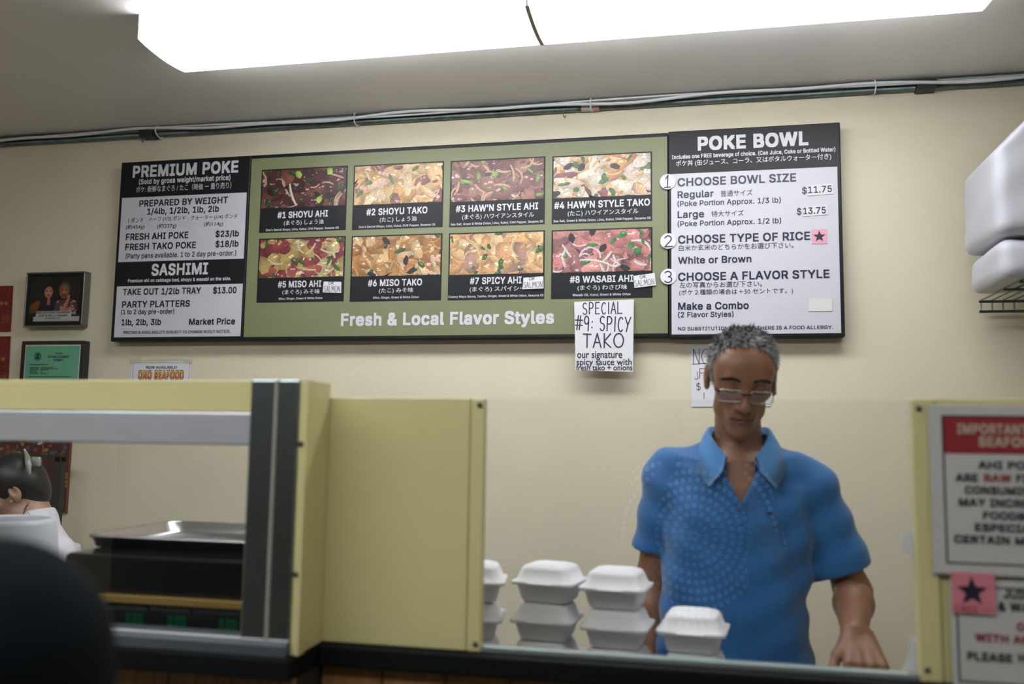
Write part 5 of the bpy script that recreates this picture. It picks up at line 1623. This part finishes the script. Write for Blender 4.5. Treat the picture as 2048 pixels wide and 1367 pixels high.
legs(man, hipL, hipR, (cxm - .10, 2.19, .46), (cxm + .10, 2.19, .46), (cxm - .11, 2.24, .09), (cxm + .11, 2.24, .09), M_TROUSER, M_SHOE, (0, -1, 0))

# ------------------------------------------------------------------ the woman behind the serving window
YW = 2.42
wf = head_frame(R(-55), R(30), R(0))
ear = at(28, 982, YW - .06)
sgn = 1 if wf[0][1] < 0 else -1
whc = ear - wf[0] * sgn * .068 - wf[1] * -.007
wn = at(66, 1052, YW + .02)
w_sh1, w_sh2 = at(112, 1112, YW - .06), at(42, 1100, YW + .26)
cw = (w_sh1 + w_sh2) / 2
wom = thing('person', 'dark haired woman in white shirt bending down behind the serving window', 'person', (cw[0], cw[1], 0))
wb = Field((cw[0] - .55, YW - .55, .50), (cw[0] + .32, YW + .45, 1.42), .0038)
add_head(wb, whc, wf, .88)
wrg = [(.60, cw[0] + .02, cw[1] + .03, .12, .16), (.80, cw[0] + .02, cw[1] + .02, .105, .145), (.98, cw[0], cw[1], .11, .155), (1.06, cw[0] - .005, cw[1], .09, .14)]
wb.trunk(wrg, .03)
wh = lambda x, y, z: whc + .88 * (wf[0] * x + wf[1] * y + wf[2] * z)
wb.cone(wh(0, -.030, -.055), wn, .048, .052, .03)
wb.cone(wn, w_sh1, .045, .042, .05); wb.cone(wn, w_sh2, .045, .042, .05)
we1, we2 = w_sh1 + np.array([-.12, -.12, -.22]), w_sh2 + np.array([-.16, -.05, -.22])
ww1, ww2 = we1 + np.array([-.20, -.05, -.02]), we2 + np.array([-.18, -.05, .0])
wb.chain([w_sh1, we1, ww1], [.040, .034, .022], .02); wb.chain([w_sh2, we2, ww2], [.040, .034, .022], .02)
for w_ in (ww1, ww2): add_hand(wb, w_, (-1, -.2, -.1), (0, 0, 1), (0, 1 if w_ is ww1 else -1, 0), sc=.92)
obj('body', wb.mesh(2), skin_mat('light_skin', (.42, .24, .165)), wom, True)
nd0 = (wh(0, -.03, -.055) - wn); nd0 /= np.linalg.norm(nd0)
ws = Field((cw[0] - .40, YW - .40, .55), (cw[0] + .32, YW + .45, 1.30), .0055)
ws.trunk(wrg, .03, .012)
wn2 = wn + nd0 * .020 + np.array([.004, .004, -.004])
ws.cone(wn2, w_sh1, .055, .056, .05); ws.cone(wn2, w_sh2, .055, .056, .05)
hm1 = w_sh1 + (we1 - w_sh1) * .7
for a_, e_ in ((w_sh1, we1), (w_sh2, we2)):
    ax_ = (e_ - a_) / np.linalg.norm(e_ - a_); hm = a_ + (e_ - a_) * .75
    ws.cone(a_, hm, .056, .054, .02)
nd = (wh(0, -.03, -.055) - wn); nd /= np.linalg.norm(nd)
ws.plane_cut(wn + nd * .050, nd, wn - .14, wn + .16)
ws.cone(wn + nd * .012, wn + nd * .08, .047, .050, .004, True)
obj('shirt', ws.mesh(1), mat('white_tee', (.70, .68, .74), .8, noise=.04, nscale=40, bump=.3, bscale=60), wom, True)
# hair
wq = Field(whc - .2, whc + .2, .0038)
e_ = lambda p, r, k=.02, sub=False: wq.ell(wh(*p), np.array(r) * .88, wf, k, sub)
e_((0, -.012, .036), (.082, .099, .098)); e_((0, -.062, -.010), (.060, .045, .070), .04); e_((0, -.052, -.050), (.044, .036, .040), .03)
e_((0, .098, -.015), (.075, .070, .095), .01, True)
for s_ in (-1, 1): e_((s_ * .088, .012, -.028), (.026, .038, .045), .008, True)
hr = obj('hair', wq.mesh(2), mat('black_hair', (.006, .006, .008), .42, bump=.25, bscale=160, stretch=(1, 1, .12)), wom, True)
m_clip = mat('silver_clip', (.45, .45, .42), .4, .6)
def on_hair(px, py, off=.002):
    y = YW
    for _ in range(3):
        p_ = at(px, py, y); q_ = wq.front_y(p_[0], p_[2])
        if q_ is None: return at(px, py, y - off)
        y = q_
    return at(px, py, y - off)
cA, cB, cC = on_hair(48, 898), on_hair(55, 915), on_hair(60, 948)
clip = obj('hair_clip', tube([cA, on_hair(52, 905), cB, on_hair(57, 928), cC], [.004, .005, .008, .009, .003], 10), m_clip, wom, True)
cD = on_hair(60, 920, .0); cD = at(72, 922, cD[1] + .004)
obj('clip_wing', box(cD - (.016, .006, .016), cD + (.016, .006, .014), .005, 3), m_clip, clip, True)
eb = at(22, 1001, YW - .070)
obj('earring', cat(box(eb - (.0035, .002, .001), eb + (.0035, .002, .001)), box(eb - (.001, .002, .0035), eb + (.001, .002, .0035))), mat('silver_star', (.7, .7, .68), .2, 1.0), wom)
nk = [at(px, py, YW - .040 - .0008 * abs(px - 48)) for px, py in ((44, 1034), (47, 1028), (50, 1021), (53, 1014), (55, 1009))]
obj('necklace', tube(nk, .0026, 6), mat('silver_star', (.7, .7, .68), .2, 1.0), wom, True)
for k in range(3):
    pts = [at(50 + k * 3 + 4 * math.sin(q * 3 + k), 1000 + q * 14 + k * 2, YW - .05) for q in np.linspace(0, 2.4, 8)]
    obj('loose_strand', tube(pts, .0006, 4), mat('black_hair', (.006, .006, .008), .38), wom)
hz = .56
legs(wom, (cw[0] - .0, cw[1] - .09, hz + .06), (cw[0], cw[1] + .09, hz + .06), (cw[0] - .38, cw[1] - .12, hz + .03), (cw[0] - .38, cw[1] + .1, hz + .03), (cw[0] - .36, cw[1] - .12, .12), (cw[0] - .36, cw[1] + .1, .12), M_TROUSER, M_SHOE, (-1, 0, 0))
so = thing('stool', 'low stool under the woman behind the counter, hidden from view', 'stool', (cw[0] + .02, cw[1], 0))
obj('seat', lathe((cw[0] + .02, cw[1], hz - .09), [(.15, 0), (.165, .01), (.165, .03), (.15, .038)], 28), M_DARKPL, so, True)
for a in (45, 135, 225, 315):
    d_ = np.array([math.cos(R(a)), math.sin(R(a)), 0]); c0 = np.array([cw[0] + .02, cw[1], 0])
    obj('leg', tube([c0 + d_ * .17, c0 + d_ * .10 + (0, 0, hz - .09)], .012, 8), M_STEEL, so, True)

# ------------------------------------------------------------------ customers on the near side
def standing(name_label, cx, cy, z_sh, half, fdir, m_top, skin, sc=1.0, jr=.075, arms=None, hair_c=(.01, .009, .008), pitch=5, h=.009):
    root = thing('person', name_label, 'person', (cx, cy, 0))
    f = np.array([0, fdir, 0.0])
    nk_ = np.array([cx, cy, z_sh + .06])
    hcn = nk_ + np.array([0, fdir * .05, .155])
    fr = head_frame(0, R(pitch), 0, (0, fdir, 0))
    s1, s2 = np.array([cx - half, cy, z_sh]), np.array([cx + half, cy, z_sh])
    rg = [(.80, cx, cy, .165, .115), (.98, cx, cy, .155, .112), (1.12, cx, cy, .165, .118), (z_sh - .05, cx, cy, .165, .11), (z_sh + .03, cx, cy, .10, .075)]
    if arms is None:
        arms = [(s1 + np.array([-.04, fdir * .02, -.27]), s1 + np.array([-.02, fdir * .14, -.47]), (0, fdir * .5, -.8), (-1, 0, 0)),
                (s2 + np.array([.075, fdir * .02, -.27]), s2 + np.array([.05, fdir * .14, -.47]), (0, fdir * .5, -.8), (1, 0, 0))]
    Bd = Field((cx - .42, cy - .42, .70), (cx + .42, cy + .42, hcn[2] + .16), .006)
    add_head(Bd, hcn, fr, .97)
    Bd.cone(hcn + np.array([0, -fdir * .03, -.05]), nk_ - np.array([0, 0, .03]), .052, .056, .03)
    Bd.trunk([(z, x, y, a - .014, b - .014) for z, x, y, a, b in rg], .03)
    for s_, (e1, w1, fw_, up_) in zip((s1, s2), arms):
        Bd.cone(nk_ - (0, 0, .05), s_, .05, .045, .05)
        Bd.chain([s_, e1, w1], [.045, .036, .025], .02)
        add_hand(Bd, w1, fw_, up_, np.cross(fw_, up_) * (1 if s_ is s1 else -1) * -fdir, curl=(30, 35, 25))
    obj('body', Bd.mesh(1), skin, root, True)
    Sh = Field((cx - .45, cy - .45, .66), (cx + .45, cy + .45, z_sh + .2), .008)
    Sh.trunk(rg, .03, .008)
    for s_, (e1, w1, fw_, up_) in zip((s1, s2), arms):
        Sh.cone(nk_ - (0, 0, .05), s_, .065, jr, .06)
        Sh.cone(s_, e1 * .9 + s_ * .1, jr, jr * .78, .03)
    Sh.plane_cut((cx, cy, nk_[2] + .01), (0, fdir * .3, 1), (cx - .12, cy - .2, z_sh), (cx + .12, cy + .2, z_sh + .3))
    obj('top', Sh.mesh(1), m_top, root, True)
    Hq = Field(hcn - .17, hcn + .17, .006)
    hh = lambda x, y, z: hcn + .97 * (fr[0] * x + fr[1] * y + fr[2] * z)
    Hq.ell(hh(0, -.020, .036), np.array((.085, .100, .092)), fr); Hq.ell(hh(0, -.06, -.03), np.array((.06, .045, .05)), fr, .03)
    Hq.ell(hh(0, .098, -.015), np.array((.08, .070, .10)), fr, .01, True)
    obj('hair', Hq.mesh(1), mat('customer_hair', hair_c, .5), root, True)
    legs(root, (cx - .085, cy, .84), (cx + .085, cy, .84), (cx - .09, cy + fdir * .02, .46), (cx + .09, cy + fdir * .02, .46), (cx - .095, cy, .09), (cx + .095, cy, .09), M_TROUSER, M_SHOE, (0, fdir, 0))
    return root
M_DARKTOP = mat('dark_navy_jacket', (.0035, .0055, .0075), .9, spec=.1, noise=.2, nscale=12)
j = at(-42, 1330, .62)
standing('customer in dark top whose blurred shoulder fills the lower left corner', float(j[0]) - .175, .62, float(j[2]), .175, 1, M_DARKTOP, M_SKIN, jr=.0915)

# the photographer, seen only as a faint reflection in the glass screen
m_dot = mat('dotted_dark_shirt', (.004, .005, .007), .8)
nt = m_dot.node_tree
def mth(op, a, b=None):
    n = nt.nodes.new('ShaderNodeMath'); n.operation = op
    for i, v in enumerate((a, b)):
        if v is None: continue
        if isinstance(v, (int, float)): n.inputs[i].default_value = v
        else: nt.links.new(v, n.inputs[i])
    return n.outputs[0]
sp = nt.nodes.new('ShaderNodeSeparateXYZ')
nt.links.new(nt.nodes['Texture Coordinate'].outputs['Object'], sp.inputs[0])
dx_ = mth('ADD', sp.outputs['X'], .02); dz_ = mth('SUBTRACT', sp.outputs['Z'], 1.115)
rad = mth('SQRT', mth('ADD', mth('MULTIPLY', dx_, dx_), mth('MULTIPLY', dz_, dz_)))
rq = mth('DIVIDE', rad, .029)
ri = mth('FLOOR', rq); rc = mth('ADD', ri, .5)
cnt = mth('FLOOR', mth('MULTIPLY', rc, 7.5))
cnt = mth('MAXIMUM', cnt, 5)
an = mth('MULTIPLY', mth('DIVIDE', mth('ADD', mth('ARCTAN2', dz_, dx_), math.pi), 2 * math.pi), cnt)
fa_ = mth('MULTIPLY', mth('DIVIDE', mth('SUBTRACT', mth('FRACT', an), .5), cnt), mth('MULTIPLY', rad, 2 * math.pi))
fr_ = mth('SUBTRACT', rad, mth('MULTIPLY', rc, .029))
ds = mth('SQRT', mth('ADD', mth('MULTIPLY', fa_, fa_), mth('MULTIPLY', fr_, fr_)))
on = mth('LESS_THAN', ds, .0090)
mx = nt.nodes.new('ShaderNodeMix'); mx.data_type = 'RGBA'
nt.links.new(on, mx.inputs['Factor'])
mx.inputs['A'].default_value = (.004, .005, .007, 1); mx.inputs['B'].default_value = (.9, .9, .9, 1)
nt.links.new(mx.outputs['Result'], nt.nodes['Principled BSDF'].inputs['Base Color'])
zs_ = 1.29; s1, s2 = np.array([-.18, -.30, zs_]), np.array([.18, -.30, zs_])
arms_ = [(np.array([-.25, -.20, 1.06]), np.array([-.105, -.085, 1.36]), (.25, .25, .9), (-.8, -.2, .3)), (np.array([.25, -.20, 1.06]), np.array([.105, -.085, 1.36]), (-.25, .25, .9), (.8, -.2, .3))]
standing('photographer in dark shirt with concentric white dots, reflected in the glass screen', 0, -.30, zs_, .18, 1, m_dot, skin_mat('photographer_skin', (.36, .21, .14)), jr=.062, arms=arms_, pitch=2)
ph = thing('camera_body', 'black camera held by the reflected photographer', 'camera', (0, -.05, 1.41))
obj('body', box((-.066, -.082, 1.412), (.066, -.046, 1.488), .006), M_DARKPL, ph)
obj('lens', lathe((0, -.046, 1.45), [(.030, 0), (.030, .001)], 24, axis='y') if False else tube([(0, -.046, 1.45), (0, -.012, 1.45)], .029, 24), M_DARKPL, ph, True)

# ------------------------------------------------------------------ white sacks on the wire shelf
def sack(label, c0, size, seed, chamf=None):
    S = Field(np.array(c0) - .05, np.array(c0) + np.array(size) + .05, .007)
    lo, hi = np.array(c0), np.array(c0) + np.array(size); r = .035
    def fn(X, Y, Z):
        q = [np.abs(A_ - (lo[i] + hi[i]) / 2) - (hi[i] - lo[i]) / 2 + r for i, A_ in enumerate((X, Y, Z))]
        d = np.sqrt(sum(np.maximum(v, 0) ** 2 for v in q)) + np.minimum(np.maximum(q[0], np.maximum(q[1], q[2])), 0) - r
        d = np.maximum(d, chamf(X, Y, Z)) if chamf else d
        return d + .003 * np.sin(22 * X + 9 * Z + seed) * np.sin(15 * Z + 11 * Y) + .0015 * np.sin(48 * Z - 30 * X + 20 * Y)
    S.mix(fn, lo, hi, .01)
    S.plane_cut((0, 0, lo[2] + .004), (0, 0, -1), lo - .05, hi + .05)
    put(obj('white_sack', S.mesh(1), M_SACK, smooth=True), None, label, 'bag')
yk = 2.56
b0 = at(2008, 580, yk); b1 = at(2002, 472, yk); b2 = at(1986, 306, yk); b3 = at(2060, 232, yk)
zsh = zS + .0065
sl_ = (b3[2] - b2[2]) / (b3[0] - b2[0]); nl = math.hypot(sl_, 1)
sack('lower white plastic sack standing on the wire shelf', (b0[0] - .004, yk, zsh - .004), (.42, .30, float(b1[2]) - zsh), 1)
sack('upper white plastic sack piled on the wire shelf near ceiling', (b2[0], yk - .01, float(b1[2]) + .001), (.46, .32, float(b3[2] - b1[2]) + .06), 3,
     lambda X, Y, Z: ((Z - b2[2]) - sl_ * (X - b2[0])) / nl)
bpy.data.scenes.remove(_tmp)
